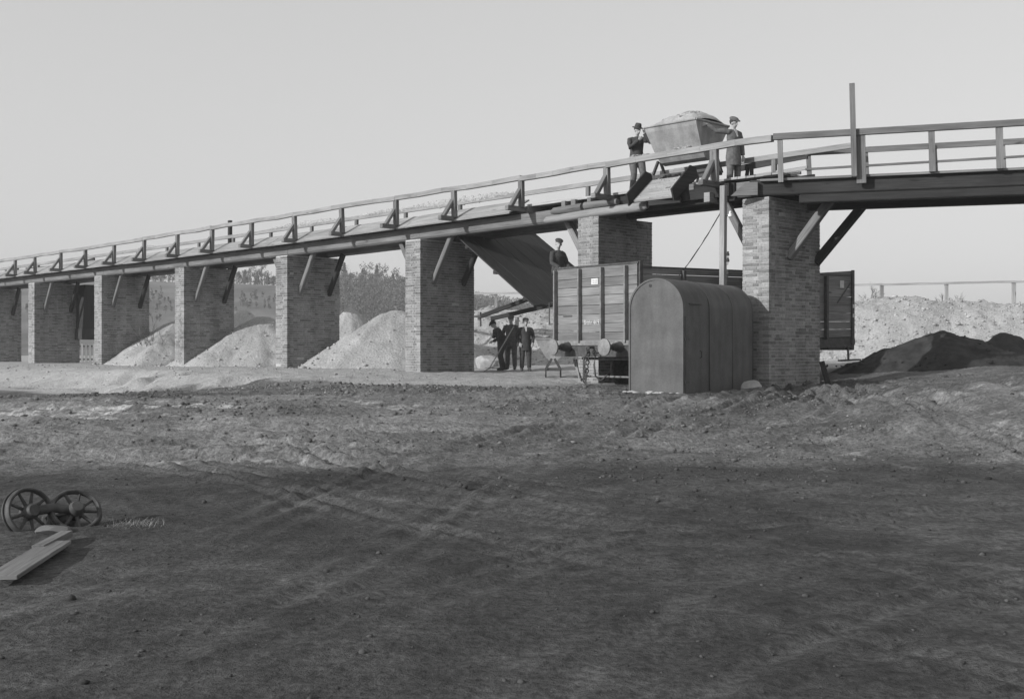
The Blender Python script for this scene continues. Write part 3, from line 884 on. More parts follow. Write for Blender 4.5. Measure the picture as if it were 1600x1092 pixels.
for s in (-5.0, -3.8, -2.6):
    mb = MB(); mb.beam((s, .64, cb(s) - .06 + Z0), (s, 4.5, cb(s) - .06 + Z0), .12, .10); mb.build("chute_joist", M['darkwood'], bridge)
for (pa, ya, pb, yb, t) in ((752, 494, 834, 464, 4.5), (768, 498, 872, 474, 4.2)):
    a = s_of(pa, t); b = s_of(pb, t)
    da = P5.y + V.y * t + U.y * a; db = P5.y + V.y * t + U.y * b
    mb = MB(); mb.beam((a, t, (546 - ya) / 1800 * da + Z0), (b, t, (546 - yb) / 1800 * db + Z0), .10, .13, tone=.9); mb.build("prop_pole", M['darkwood'], bridge)
# hopper behind the far pier
mb = MB(); s0 = -5 * SPAN + PT + .0
mb.prism([(s0 + .05, 2.0, 3.1 + Z0), (s0 + 1.05, 2.0, 3.1 + Z0), (s0 + .75, 2.0, 1.0 + Z0), (s0 + .05, 2.0, 1.0 + Z0)], (0, 1.2, 0), .9)
mb.build("hopper", M['darkwood'], bridge)
mb = MB(); mb.prism([(s0 - .02, 1.95, 1.0 + Z0), (s0 + .80, 1.95, 1.0 + Z0), (s0 + .80, 1.95, .48 + Z0), (s0 - .02, 1.95, .48 + Z0)], (0, 1.3, 0), 1.3)
mb.build("hopper", M['darkwood'], bridge)

# ------------------------------------------------------------------ sand heaps
def mound(name, cx, cy, rx, ry, h, rot, mat, seed, lump=.07, base=None, flat=0.0, n=110, fs=2.0):
    a = np.linspace(-1.25, 1.25, n); A, B = np.meshgrid(a, a)
    r = np.sqrt(A * A + B * B)
    th = np.arctan2(B, A)
    rr = r * (1 + .22 * fbm(np.cos(th) * 1.4 + 7, np.sin(th) * 1.4 + 3, seed, 3) * 2)
    z = np.clip(1 - rr, 0, 1)
    z = np.where(rr < .22, z - (0.22 - rr) ** 2 * 1.8, z)
    if flat: z = np.minimum(z, flat + (z - flat) * .25)
    c, s = math.cos(rot), math.sin(rot)
    X = A * rx * c - B * ry * s; Y = A * rx * s + B * ry * c
    z = z * h + smooth(0, .15, z) * (lump * 2.6 * fbm(X * fs + seed, Y * fs, seed + 5, 4, .6) + lump * np.abs(fbm(X * .7, Y * .7, seed + 9, 3)) * 4)
    gzv = ground_z(X + cx, Y + cy) - gz(cx, cy)
    Z = np.where(rr > 1, -.12 - (rr - 1) * .6, z) + gzv
    o = grid_mesh(name, X, Y, Z, mat)
    o.location = (cx, cy, gz(cx, cy) if base is None else base)
    ok = np.argwhere((rr > .1) & (rr < 1.12)); nl = int(130 * rx * ry / 2); pick = ok[rng.integers(0, len(ok), nl)]
    wgt = rng.random(nl) < .25 + .75 * smooth(.4, 1.0, rr[pick[:, 0], pick[:, 1]]); pick = pick[wgt]
    lx_ = X[pick[:, 0], pick[:, 1]] + rng.normal(0, .02, len(pick)); ly_ = Y[pick[:, 0], pick[:, 1]] + rng.normal(0, .02, len(pick)); lz_ = np.maximum(Z[pick[:, 0], pick[:, 1]], 0)
    dark = mat is M['black']
    l = scatter("fallen_lumps", lx_, ly_, lz_, np.clip(.021 * np.exp(.55 * rng.standard_normal(len(pick))), .01, .12), rng.uniform(.02, .05, len(pick)) if dark else rng.uniform(.24, .42, len(pick)), M['clod'], "x")
    del l["label"]; l.parent = o
    return o
HG = "sand heaps dumped behind the bridge"
heaps = [(-4.1, 41.2, 3.5, 3.3, 2.25, 1, "rounded sand heap between the fourth and fifth visible piers, largest of the row"),
         (-10.2, 46.8, 3.9, 3.4, 2.1, 2, "sand heap with scooped face between the third and fourth visible piers"),
         (-15.0, 51.5, 3.9, 3.4, 2.0, 3, "farthest sand heap, between the second and third visible piers"),
         (-6.4, 45.5, 2.3, 2.1, 2.5, 4, "small steep sand heap in shade behind the largest heap"),
         (-12.5, 53.5, 3.0, 2.3, 2.75, 5, "pale sand heap whose tip shows behind the third visible pier")]
for (x, y, rx, ry, h, sd, lab) in heaps:
    o = mound("sand_heap", x, y, rx, ry, h, 0.5 * sd, M['sand'], 100 + sd, .06)
    tag(o, lab, "sand heap", HG)
# long coarse sand bank behind the wagon
n1, n2_ = 420, 90
a0 = Vector((-3.2, 52.5, 0)); a1 = Vector((30, 38.5, 0)); dirb = (a1 - a0).normalized(); nb = Vector((-dirb.y, dirb.x, 0))
LB = (a1 - a0).length
p = np.linspace(-1, LB, n1); w = np.concatenate([np.linspace(-4.6, .6, 66), np.linspace(.9, 14, 24)])
PP, WW = np.meshgrid(p, w)
wv = WW + .9 * fbm(PP * .35, WW * .2, 201, 4) * 2
prof = smooth(-4.4, .3, wv) * .75 + np.clip((wv + 4.4) / 4.7, 0, 1) * .25
topn = 2.45 + .45 * fbm(PP * .28, WW * .4, 203, 4) * 2 + .28 * np.maximum(0, np.sin(PP * .72 + .4)) * np.exp(-((WW - .3) / 1.4) ** 2)
endf = smooth(-1, 2.5, PP)
ZZ = prof * topn * endf
ZZ = ZZ + smooth(.05, .2, prof) * (.16 * fbm(PP * 2.4, WW * 2.4, 205, 5, .65) + .20 * np.maximum(0, fbm(PP * 5, WW * 5, 207, 3)) + .10 * fbm(PP * 4.5, WW * 4.5, 209, 2))
ZZ = np.where(prof < .01, -.25, ZZ)
XX = a0.x + dirb.x * PP + nb.x * WW; YY = a0.y + dirb.y * PP + nb.y * WW
bank = grid_mesh("sand_bank", XX, YY, ZZ + ground_z(XX, YY) * 0 + .72, M['gravel'])
pk = np.argwhere((prof > .04) & (WW < 1.5) & (PP > 1)); pk = pk[rng.integers(0, len(pk), 7000)]
bx, by, bz = XX[pk[:, 0], pk[:, 1]], YY[pk[:, 0], pk[:, 1]], ZZ[pk[:, 0], pk[:, 1]] + .72
l = scatter("fallen_lumps", bx, by, bz, np.clip(.026 * np.exp(.5 * rng.standard_normal(7000)), .012, .10), rng.uniform(.22, .42, 7000), M['clod'], "x"); del l["label"]; l.parent = bank
tag(bank, "long steep bank of coarse pale sand behind the railway wagon", "sand bank")
# dark soil heap at the right
o = mound("soil_heap", 11.75, 31.5, 2.75, 1.5, 1.0, -.15, M['black'], 301, .09, n=130)
tag(o, "low heap of black soil at the foot of the pale sand bank", "soil heap")
o = mound("soil_heap", 13.9, 32.4, 1.5, 1.0, 1.0, .1, M['black'], 305, .08, n=90)
tag(o, "second dark soil heap, farther right beside the larger black one", "soil heap")

# fence on top of the bank
def fence_pt(f): return Vector((-3.0, 54.6, 0)).lerp(Vector((24, 42.8, 0)), f)
fence = thing("rail_fence", "thin post and single rail fence along the top of the sand bank", "fence", (10, 49, 0))
fo = Vector((10, 49, 0))
for k in range(13):
    f = k / 12; p_ = fence_pt(f) - fo
    mb = MB(); mb.beam((p_.x, p_.y, 2.2), (p_.x, p_.y, 4.13 + .0 * f), .13, .11, (0, 1, 0)); mb.build("fence_post", M['board'], fence)
for k in range(6):
    a = fence_pt(k / 6) - fo; b = fence_pt((k + 1) / 6) - fo
    mb = MB(); mb.beam((a.x, a.y - .08, 4.12), (b.x, b.y - .08, 4.12 + random.uniform(-.03, .03)), .06, .085); mb.build("fence_rail", M['board'], fence)
# little picket fence by the far pier
pf = thing("picket_fence", "low picket fence standing beyond the leftmost two piers", "fence", (-21.5, 58, gz(-21.5, 58)))
for k in range(22):
    mb = MB(); mb.box(-2.2 + k * .2, -2.2 + k * .2 + .11, 0, .03, -.2, .95 + random.uniform(-.03, .03), None, 0, 'z'); mb.build("picket", M['board'], pf)
for zz in (.12, .78):
    mb = MB(); mb.box(-2.25, 2.2, .035, .09, zz, zz + .09); mb.build("fence_rail", M['wood'], pf)

# ------------------------------------------------------------------ railway wagon
WYAW = -R(50)                                           # local x along its end (left to right), y away from us
w0 = Vector((2.85, 26.05, 0))
WW_, WL = 2.77, 8.45
ex = Vector((math.cos(WYAW), math.sin(WYAW), 0)); ey = Vector((-math.sin(WYAW), math.cos(WYAW), 0))
org = w0 - ex * WW_ / 2
RAILTOP = 0.50
wag = thing("railway_wagon", "high-sided wooden open goods wagon standing below the bridge", "railway wagon", (org.x, org.y, RAILTOP), WYAW)
PITCH = .018                                            # track climbs a little away from us
def wz(y, z): return z + PITCH * y
def Wz(h): return h + 1.0
hw = WW_ / 2
FL, TE, TS = Wz(.19), Wz(1.95), Wz(1.84)
def tilt(mb):
    mb.v = [(x, y, z + PITCH * y) for (x, y, z) in mb.v]
# end walls (near, far) of planks
for yy in (0.0, WL - .06):
    mb = MB(); z = FL; k = 0
    while z < TE - .02:
        e = min(z + .215 + random.uniform(-.02, .02), TE - .0)
        if TE - e < .07: e = TE
        mb.box(-hw + .03, hw - .03, yy + random.uniform(0, .008), yy + .055, z + .006, e - .006, random.uniform(.8, 1.2))
        z = e
    tilt(mb); ew = mb.build("end_wall", M['wagonwood'], wag)
    if yy == 0: end_wall = ew
    mb = MB(); mb.box(-hw - .02, hw + .02, yy - .02, yy + .08, TE + .001, TE + .04, .6); tilt(mb); mb.build("end_capping", M['iron'], wag)
    out = -.115 if yy == 0 else .175
    fr = (.0, .31, .585, .865)
    for f in fr:
        x = -hw + f * WW_ + .02
        mb = MB()
        mb.box(x, x + .045, yy + min(out, 0), yy + max(out, -.004) if out > 0 else yy - .004, FL - .03, TE - .03, 1.0, 0, 'z')
        tilt(mb); mb.build("end_stanchion", M['lightiron'], wag, bevel=.008)
    mb = MB(); mb.box(-hw, hw, yy - .07 if yy == 0 else yy + .056, yy - .002 if yy == 0 else yy + .13, FL - .09, FL + .02, 1.1); tilt(mb); mb.build("end_sill", M['lightiron'], wag)
# lettering and label plate on the near end
def lettering(txt, size, loc, rot, mat, parent, name, w=None, d=.004):
    cu = bpy.data.curves.new(name, 'FONT'); cu.body = txt; cu.size = size; cu.extrude = d; cu.align_x = 'LEFT'
    cu.offset = 0.0
    t = bpy.data.objects.new(name, cu); COL.objects.link(t)
    bpy.context.view_layer.update()
    me = bpy.data.meshes.new_from_object(t.evaluated_get(bpy.context.evaluated_depsgraph_get()))
    bpy.data.objects.remove(t); me.materials.clear(); me.materials.append(mat)
    if w:
        xs = [v.co.x for v in me.vertices]; k = w / (max(xs) - min(xs))
        for v in me.vertices: v.co.x *= k
    o = bpy.data.objects.new(name, me); COL.objects.link(o); o.parent = parent
    o.location = loc; o.rotation_euler = rot
    return o
lettering("Brohn 44 937", .15, (-hw + .365 * WW_, -.006, Wz(.59)), (R(90), 0, 0), M['white'], end_wall, "lettering", .62)
mb = MB(); mb.box(-hw + .455 * WW_, -hw + .535 * WW_, -.012, -.004, Wz(1.53), Wz(1.67), 1.0); tilt(mb); mb.build("label_plate", M['white'], end_wall)
mb = MB()
for i in range(2):
    for j in range(2):
        x = -hw + .472 * WW_ + j * .085; z = Wz(1.565 + i * .05)
        mb.box(x, x + .06, -.016, -.0125, z, z + .02, 1.0)
tilt(mb); mb.build("label_print", M['ink'], end_wall)
mb = MB(); mb.box(-hw + .10 * WW_, -hw + .21 * WW_, -.014, -.004, Wz(.79), Wz(.815), .8); tilt(mb); mb.build("iron_strap", M['iron'], end_wall)
# side walls
for sx in (-1, 1):
    mb = MB(); z = FL
    while z < TS - .02:
        e = min(z + .215 + random.uniform(-.015, .015), TS)
        if TS - e < .07: e = TS
        x = sx * hw
        x0, x1 = (x - .055, x - random.uniform(0, .006)) if sx > 0 else (x + random.uniform(0, .006), x + .055)
        mb.box(x0, x1, .06, WL - .062, z + .006, e - .006, random.uniform(.85, 1.15), 0, 'y')
        z = e
    tilt(mb); sw = mb.build("side_wall", M['wagonwood'], wag)
    mb = MB(); x = sx * hw; mb.box(x - .07 * sx if sx > 0 else x - .02, x + .02 if sx > 0 else x + .07, .085, WL - .085, TS + .001, TS + .05, .6); tilt(mb); mb.build("side_capping", M['iron'], wag)
    for f in (.17, .33, .44, .56, .67, .84):
        y_ = f * WL
        mb = MB(); a, b = (x + .004, x + .10) if sx > 0 else (x - .10, x - .004)
        mb.box(a, b, y_, y_ + .09, FL - .05, TS - .02, 1.0, 0, 'z'); tilt(mb); mb.build("side_stanchion", M['iron'], wag, bevel=.006)
    for y_ in (.02, WL - .10):
        mb = MB(); a, b = (x + .004, x + .05) if sx > 0 else (x - .05, x - .004)
        mb.box(a, b, y_ - .01, y_ + .10, FL - .2, TE + .06, 1.6, 0, 'z'); tilt(mb); mb.build("corner_post", M['iron'], wag, bevel=.006)
    # raised triangle of the side up to the far corner
    mb = MB(); mb.prism([(x - .05 * sx, WL - 1.2, TS + .052), (x - .05 * sx, WL - .11, TS + .052), (x - .05 * sx, WL - .11, TE + .04)], (.04 * sx, 0, 0)); tilt(mb); mb.build("side_gusset", M['wagonwood'], wag)
    mb = MB(); mb.box(min(x, x - .1 * sx), max(x, x - .1 * sx), .08, WL - .08, FL - .28, FL - .02, .8); tilt(mb); mb.build("sole_bar", M['iron'], wag)
    if sx > 0:
        mb = MB(); mb.box(x + .001, x + .008, WL - .62, WL - .44, Wz(1.52), Wz(1.72), 1.0); tilt(mb); mb.build("label_plate", M['white'], sw)
        mb = MB(); mb.beam((x + .012, WL - .75, Wz(1.12)), (x + .012, WL - .14, Wz(1.66)), .012, .035, tone=.6); tilt(mb); mb.build("iron_strap", M['iron'], sw)
        for zz in (.72, .98):
            mb = MB(); mb.box(x + .052, x + .056, WL - .10, WL - .0, Wz(zz), Wz(zz + .10), .7); tilt(mb); mb.build("label_plate", M['white'], sw)
# floor, underframe, buffers, coupling
mb = MB(); mb.box(-hw + .06, hw - .06, .09, WL - .09, FL - .02, FL + .03); tilt(mb); mb.build("floor", M['darkwood'], wag)
for y_, sg in ((0, -1), (WL, 1)):
    mb = MB(); mb.box(-hw + .02, hw - .02, y_ - .05, y_ + .08, FL - .36, FL - .10, .9); tilt(mb); mb.build("headstock", M['iron'], wag)
    for x in (-.875, .875):
        mb = MB()
        mb.lathe((x, y_, Wz(.06)), (0, sg, 0), [(.03, .14), (.10, .12), (.28, .085), (.30, .055), (.52, .055)], 16, .9)
        tilt(mb); bf = mb.build("buffer", M['iron'], wag, smooth=True)
        mb = MB()
        mb.lathe((x, y_, Wz(.06)), (0, sg, 0), [(.52, .06), (.54, .19), (.56, .20), (.585, .195), (.605, .14), (.612, .02)], 24, 1.0)
        tilt(mb); mb.build("buffer_head", M['lightiron'], bf, smooth=True)
mb = MB()
for k in range(7):
    mb.ring((0.02 * (k % 2), -.24 - .012 * k, Wz(.0) - .10 * k), (1, 0, 0) if k % 2 else (0, 1, .2), .055, .016, 14, 6)
mb.rod([(0, 0, Wz(.05)), (0, -.2, Wz(.05)), (0, -.26, Wz(.0)), (0, -.2, Wz(-.06))], .03, 8)
mb.build("coupling", M['iron'], wag, smooth=True)
for x in (-.16, .22):
    mb = MB(); pts = [(x, -.05, Wz(-.05)), (x, -.2, Wz(-.10)), (x, -.25, Wz(-.35)), (x + .03, -.24, Wz(-.62)), (x + .12, -.15, Wz(-.72)), (x + .22, -.05, Wz(-.60))]
    mb.rod(pts if x > 0 else [(x, -.05, Wz(-.05)), (x, -.22, Wz(-.2)), (x, -.23, Wz(-.75)), (x + .07, -.23, Wz(-.82)), (x + .07, -.22, Wz(-.45))], .022, 8); mb.build("brake_hose", M['iron'], wag, smooth=True)
for y_ in (1.75, WL - 1.75):
    ax = MB(); ax.rod([(-.85, y_, .49), (.85, y_, .49)], .07, 10); axo = ax.build("axle", M['iron'], wag, smooth=True)
    axo.location.z = PITCH * y_
    for x in (-.75, .75):
        mb = MB()
        mb.ring((x, y_, .49), (1, 0, 0), .44, .05, 36, 8, .06)
        mb.lathe((x, y_, .49), (1, 0, 0), [(-.05, .10), (-.02, .42), (.02, .42), (.05, .10)], 28)
        wo_ = mb.build("wheel", M['iron'], wag, smooth=True); wo_.location.z = PITCH * y_
        mb = MB(); sx = 1 if x > 0 else -1
        mb.box(x + .12 * sx - .05, x + .12 * sx + .05, y_ - .17, y_ + .17, .34, .66, .9)
        for q in range(5): mb.box(x + .12 * sx - .04, x + .12 * sx + .04, y_ - .55 + q * .09, y_ + .55 - q * .09, .70 + q * .022, .718 + q * .022, .9)
        mb.beam((x + .12 * sx, y_ - .5, .3), (x + .12 * sx, y_ - .16, .62), .04, .06); mb.beam((x + .12 * sx, y_ + .5, .8), (x + .12 * sx, y_ + .16, .62), .04, .06)
        so = mb.build("axle_box", M['iron'], wag); so.location.z = PITCH * y_
mb = MB(); mb.rod([(-.9, .45, .78), (.9, .45, .78)], .035, 8); mb.rod([(-.8, .55, .35), (.8, .55, .35)], .025, 8, 1.6); mb.build("brake_rigging", M['lightiron'], wag)
mb = MB(); mb.rod([(-.95, .2, .75), (-.80, .2, .45), (-.66, .2, .25)], .03, 8, 1.0); mb.rod([(-.82, .15, .75), (-.70, .15, .30)], .025, 8, 1.0); mb.box(-1.25, -.55, .05, .25, .28, .31, 1.0); mb.build("step", M['lightiron'], wag)
# far right corner: grab handle, step, hand rail
xr = hw
mb = MB(); mb.rod([(xr - .1, WL + .0, Wz(1.05)), (xr - .1, WL + .11, Wz(1.04)), (xr - .1, WL + .11, Wz(.62)), (xr - .1, WL, Wz(.61))], .014, 6); tilt(mb); mb.build("grab_handle", M['iron'], wag)
mb = MB(); mb.rod([(-hw - .06, -.02, Wz(1.15)), (-hw - .17, -.06, Wz(1.15)), (-hw - .17, -.06, Wz(.62)), (-hw - .06, -.02, Wz(.62))], .014, 6); mb.build("grab_handle", M['iron'], wag)
mb = MB(); mb.rod([(xr, WL - .25, Wz(-.06)), (xr + .05, WL - .30, Wz(-.42))], .03, 8); mb.beam((xr + .06, WL - .65, Wz(-.44)), (xr + .06, WL + .12, Wz(-.43)), .22, .04); tilt(mb); mb.build("step", M['iron'], wag)
mb = MB(); mb.rod([(xr, WL - 1.2, Wz(-.06)), (xr + .03, WL - 1.15, Wz(-.12)), (xr + .03, WL - .45, Wz(-.12)), (xr, WL - .42, Wz(-.06))], .016, 6); tilt(mb); mb.build("hand_rail", M['iron'], wag)
# track under it
trk = thing("railway_track", "short visible length of railway track under the wooden wagon", "railway track", (org.x, org.y, RAILTOP), WYAW)
for x in (-.75, .75):
    mb = MB(); mb.box(x - .035, x + .035, -1.6, 16, -.13, -.012, None, 0, 'y'); mb.v = [(a, b, c + PITCH * b) for a, b, c in mb.v]; mb.build("rail", M['iron'], trk)
for k in range(24):
    mb = MB(); y_ = -1.4 + k * .7; mb.box(-1.2, 1.2, y_, y_ + .22, -.28, -.135 + PITCH * y_); mb.build("sleeper", M['darkwood'], trk)

# ------------------------------------------------------------------ arched sheet-iron shed
SA = -R(35)
sx0 = Vector((2.39, 23.6, 0))
SW, SL, SH = 1.24, 3.45, 2.46
shed = thing("iron_shed", "arch-roofed sheet iron hut standing in front of the wagon", "hut", (sx0.x, sx0.y, .48), SA)
def arch(inset=0.0):
    r = SW / 2 - inset; zc = SH - SW / 2; pts = [(inset, 0.0)]
    for k in range(25):
        th = math.pi - math.pi * k / 24
        pts.append((SW / 2 + r * math.cos(th), zc + r * math.sin(th)))
    pts.append((SW - inset, 0.0)); return pts
out = arch()
mb = MB(); n = len(out)
NY = 14
for iy in range(NY + 1):
    y_ = SL * iy / NY
    for (x, z) in out:
        d_ = .010 * (random.random() - .5) if 0 < iy < NY else 0
        mb.v.append((x + d_, y_, z - (.08 if z == 0 else 0)))
for iy in range(NY):
    for i in range(n - 1):
        mb.face([iy * n + i, iy * n + i + 1, (iy + 1) * n + i + 1, (iy + 1) * n + i])
mb.build("shell", M['shed'], shed, smooth=True)
for y_ in (SL * .34, SL * .67, SL - .06):
    mb = MB(); o1 = [(x, z) for x, z in arch(-.006)]; nb_ = len(o1)
    for yy in (y_, y_ + .05):
        for (x, z) in o1: mb.v.append((x, yy, z - (.08 if z == 0 else 0)))
    for i in range(nb_ - 1): mb.face([i, i + 1, nb_ + i + 1, nb_ + i])
    so = mb.build("seam_band", M['shed'], shed, smooth=True); sd_ = so.modifiers.new("t", 'SOLIDIFY'); sd_.thickness = .006
for y_, sg in ((0.012, 1), (SL - .02, -1)):
    ins = arch(.006); mb = MB()
    # plate in two halves with a lapped seam
    half = [p for p in ins if p[0] <= SW * .48 + 1e-6] + [(SW * .48, ins[13][1] - .004), (SW * .48, -.08)]
    half2 = [(SW * .48 + .002, -.08), (SW * .48 + .002, ins[13][1] - .004)] + [p for p in ins if p[0] > SW * .48]
    half = [(ins[0][0], -.08)] + half[1:]; half2 = half2[:-1] + [(half2[-1][0], -.08)]
    mb.prism([(x, y_, z) for x, z in half], (0, .012, 0), 1.0); mb.prism([(x, y_ - .007, z) for x, z in half2], (0, .012, 0), 1.0)
    fp = mb.build("end_plate", M['shed'], shed)
    if sg == 1:
        mb = MB(); mb.lathe((SW * .40, .011, SH - .15), (0, -1, 0), [(0, .035), (.004, .035)], 14); mb.build("vent_hole", M['hair'], fp)
        mb = MB(); o1 = arch(.002); o2 = arch(.038); nb_ = len(o1)
        for (x, z) in o1: mb.v.append((x, -.006, z))
        for (x, z) in o2: mb.v.append((x, -.006, z))
        for (x, z) in o1: mb.v.append((x, .02, z))
        for (x, z) in o2: mb.v.append((x, .02, z))
        for i in range(nb_ - 1):
            mb.face([i, i + 1, nb_ + i + 1, nb_ + i]); mb.face([nb_ + i, nb_ + i + 1, 3 * nb_ + i + 1, 3 * nb_ + i]); mb.face([i, i + 1, 2 * nb_ + i + 1, 2 * nb_ + i])
        mb.build("edge_band", M['shed'], fp)
mb = MB(); mb.box(SW - .004, SW + .012, .07, .82, .03, 1.68, 1.0); dr = mb.build("door", M['shed'], shed, bevel=.004)
mb = MB(); mb.box(SW + .012, SW + .028, .05, .22, 1.20, 1.24, .8); mb.box(SW + .012, SW + .028, .05, .22, .35, .39, .8); mb.rod([(SW + .012, .72, .85), (SW + .05, .72, .86), (SW + .05, .72, .98), (SW + .012, .72, .99)], .012, 6); mb.build("door_fittings", M['iron'], dr)
mb = MB(); mb.box(SW - .02, SW + .02, .25, .8, 1.93, 1.945, .8); mb.build("door_hood", M['iron'], shed)
# stones and rubbish at its foot
def rock(name, loc, r, mat, seed, sq=(1, 1, 1)):
    bm = bmesh.new(); bmesh.ops.create_icosphere(bm, subdivisions=3, radius=r)
    rr = random.Random(seed)
    pl = [(Vector((rr.gauss(0, 1), rr.gauss(0, 1), rr.gauss(0, 1))).normalized(), r * rr.uniform(.55, .9)) for _ in range(12)]
    for v in bm.verts:
        for nrm, dd in pl:
            e = v.co.dot(nrm) - dd
            if e > 0: v.co -= nrm * e * .95
        v.co = Vector((v.co.x * sq[0], v.co.y * sq[1], v.co.z * sq[2]))
    me = bpy.data.meshes.new(name); bm.to_mesh(me); bm.free(); me.materials.append(mat)
    o = bpy.data.objects.new(name, me); COL.objects.link(o); o.location = loc; return o
tag(rock("rock", (5.15, 24.75, gz(5.15, 24.75) + .06), .24, M['stone'], 3, (1.0, .7, .8)), "pale pointed rock lying between the hut's side and the brick pier", "rock")
fx = Vector((math.cos(SA), math.sin(SA), 0)); fy = Vector((-math.sin(SA), math.cos(SA), 0))
for k in range(9):
    a = (k + .5) / 9 * SW * 1.05 - .08 + random.uniform(-.04, .04); p_ = sx0 + fx * a - fy * random.uniform(.06, .16)
    o = rock("stone_fragment", (p_.x, p_.y, gz(p_.x, p_.y) + .035), random.uniform(.03, .07), M['stone'], 20 + k, (1.5, 1, .6))
    tag(o, "small pale stone fragment lying along the foot of the iron hut's front", "stone", "stone fragments at the hut's foot")
# leaning stake by the last pier
p_ = Vector((7.15, 26.0, 0)); st = MB(); st.beam((.10, 0, -.3), (-.16, 0, .62), .11, .06, (0, 1, 0))
o = st.build("wooden_stake", M['darkwood']); o.location = (p_.x, p_.y, gz(p_.x, p_.y)); tag(o, "short dark stake leaning beside the rightmost brick pier", "stake")

# ------------------------------------------------------------------ pole with insulators and the slack wire
zp = P5 + U * 4.72 + V * -.32
pole = thing("utility_pole", "squared wooden pole with insulators between the hut and the rightmost pier", "pole", (zp.x, zp.y, .5), -BA)
mb = MB(); mb.beam((0, 0, -.2), (.04, 0, 4.75), .13, .12, (0, 1, 0), tone=1.0); mb.build("shaft", M['rail'], pole, bevel=.006)
for (z_, y_) in ((3.12, .1), (2.98, .05), (2.70, .1)):
    mb = MB(); mb.rod([(.05, 0, z_ - .03), (.16, 0, z_ - .04), (.16, 0, z_ + .03)], .010, 6); ar = mb.build("bracket", M['iron'], pole)
    mb = MB(); mb.lathe((.16, 0, z_ + .02), (0, 0, 1), [(0, .035), (.05, .035), (.06, .02), (.08, .028), (.10, .01)], 10); mb.build("insulator", M['hair'], ar, smooth=True)
mb = MB(); mb.rod([(.07, .02, 4.05), (.22, .02, 4.05)], .014, 6); ar = mb.build("bracket", M['iron'], pole)
mb = MB(); mb.lathe((.21, .02, 4.03), (0, 0, 1), [(0, .05), (.05, .05), (.07, .025), (.10, .035), (.13, .01)], 12); mb.build("insulator", M['plaster'], ar, smooth=True)
a = bridge_loc(Vector((4.5, .2, 0))) + Vector((0, 0, 4.98)); b = Vector((4.35, 30.5, 3.35))
mb = MB(); pts = []
for k in range(21):
    f = k / 20; q = a.lerp(b, f); q.z -= .10 * math.sin(math.pi * f); pts.append(tuple(q))
mb.rod(pts, .014, 5, wob=.5); o = mb.build("hanging_wire", M['iron'], None, smooth=True); tag(o, "thin slack wire running down from the bridge to behind the wagon", "wire")

# ------------------------------------------------------------------ narrow-gauge tip wagon on the bridge
def tip_wagon(label, loc, rz, k=1.0, load=True, frame=True, tilt_=0.0):
    t = thing("tip_wagon", label, "tip wagon", loc, rz, None)
    LX, LB, TY, BY, H = .80 * k, .68 * k, .70 * k, .20 * k, .92 * k
    prof = [(TY, H), (TY * .93, H * .86), (BY + .12 * k, .22 * k), (BY * .8, .06 * k), (0, 0), (-BY * .8, .06 * k), (-BY - .12 * k, .22 * k), (-TY * .93, H * .86), (-TY, H)]
    mb = MB(); n = len(prof)
    def lx(z): return LB + (LX - LB) * z / H
    for sg in (-1, 1):
        for (y_, z) in prof: mb.v.append((sg * lx(z), y_, z + .64 * k))
    for i in range(n - 1): mb.face([i, i + 1, n + i + 1, n + i], None, 1.0)
    mb.face(list(range(n)), None, 1.0); mb.face(list(range(n, 2 * n)), None, 1.0)
    sk = mb.build("skip", M['skip'], t)
    so = sk.modifiers.new("thickness", 'SOLIDIFY'); so.thickness = .018
    mb = MB(); r = .03 * k
    c = [(-LX, -TY), (LX, -TY), (LX, TY), (-LX, TY), (-LX, -TY)]
    for p, q in zip(c[:-1], c[1:]): mb.rod([(p[0], p[1], H + .64 * k), (q[0], q[1], H + .64 * k)], r, 8, .9)
    mb.build("rim", M['skip'], sk, smooth=True)
    if frame:
        mb = MB()
        for y_ in (-.28 * k, .28 * k): mb.beam((-.85 * k, y_, .34 * k), (.85 * k, y_, .34 * k), .07 * k, .10 * k)
        for x in (-.82 * k, .82 * k): mb.beam((x, -.32 * k, .34 * k), (x, .32 * k, .34 * k), .08 * k, .10 * k)
        mb.build("frame", M['iron'], t)
        for x in (-.86 * k, .86 * k):
            mb = MB(); mb.beam((x, -.30 * k, .34 * k), (x, -.05 * k, .78 * k), .05, .07); mb.beam((x, .30 * k, .34 * k), (x, .05 * k, .78 * k), .05, .07); mb.build("skip_stand", M['iron'], t)
        for x in (-.42 * k, .42 * k):
            for y_ in (-.3 * k, .3 * k):
                mb = MB(); mb.ring((x, y_, .19 * k), (0, 1, 0), .15 * k, .035 * k, 22, 6)
                for a in range(5):
                    th = 2 * math.pi * a / 5; mb.rod([(x, y_, .19 * k), (x + .15 * k * math.cos(th), y_, .19 * k + .15 * k * math.sin(th))], .02 * k, 5)
                mb.build("wheel", M['iron'], t, smooth=True)
    if load:
        g = np.linspace(-1, 1, 50); A, B = np.meshgrid(g, g)
        Zl = H + .64 * k + .04 + .30 * k * (1 - A ** 2) ** .8 * (1 - B ** 2) ** .8 + .12 * fbm(A * 3 + 3, B * 3, 400, 4) * (1 - np.maximum(abs(A), abs(B)) ** 6) - .05 * np.maximum(abs(A), abs(B)) ** 8 + .10 * A * (1 - B ** 2)
        lo = grid_mesh("sand_load", A * (LX - .02), B * (TY - .02), Zl, M['sand'], parent=t)
        pts = [Vector((random.uniform(-.8, .8) * LX, random.uniform(-.8, .8) * TY, 0)) for _ in range(60)]
        for p in pts:
            i = int((p.x / (LX) + 1) / 2 * 49); j = int((p.y / TY + 1) / 2 * 49); p.z = Zl[j, i]
        clods("sand_lumps", pts, lo, M['sand'], (.02, .05))["kind"] = "stuff"
    return t
cs = 2.55; ct_ = 1.25
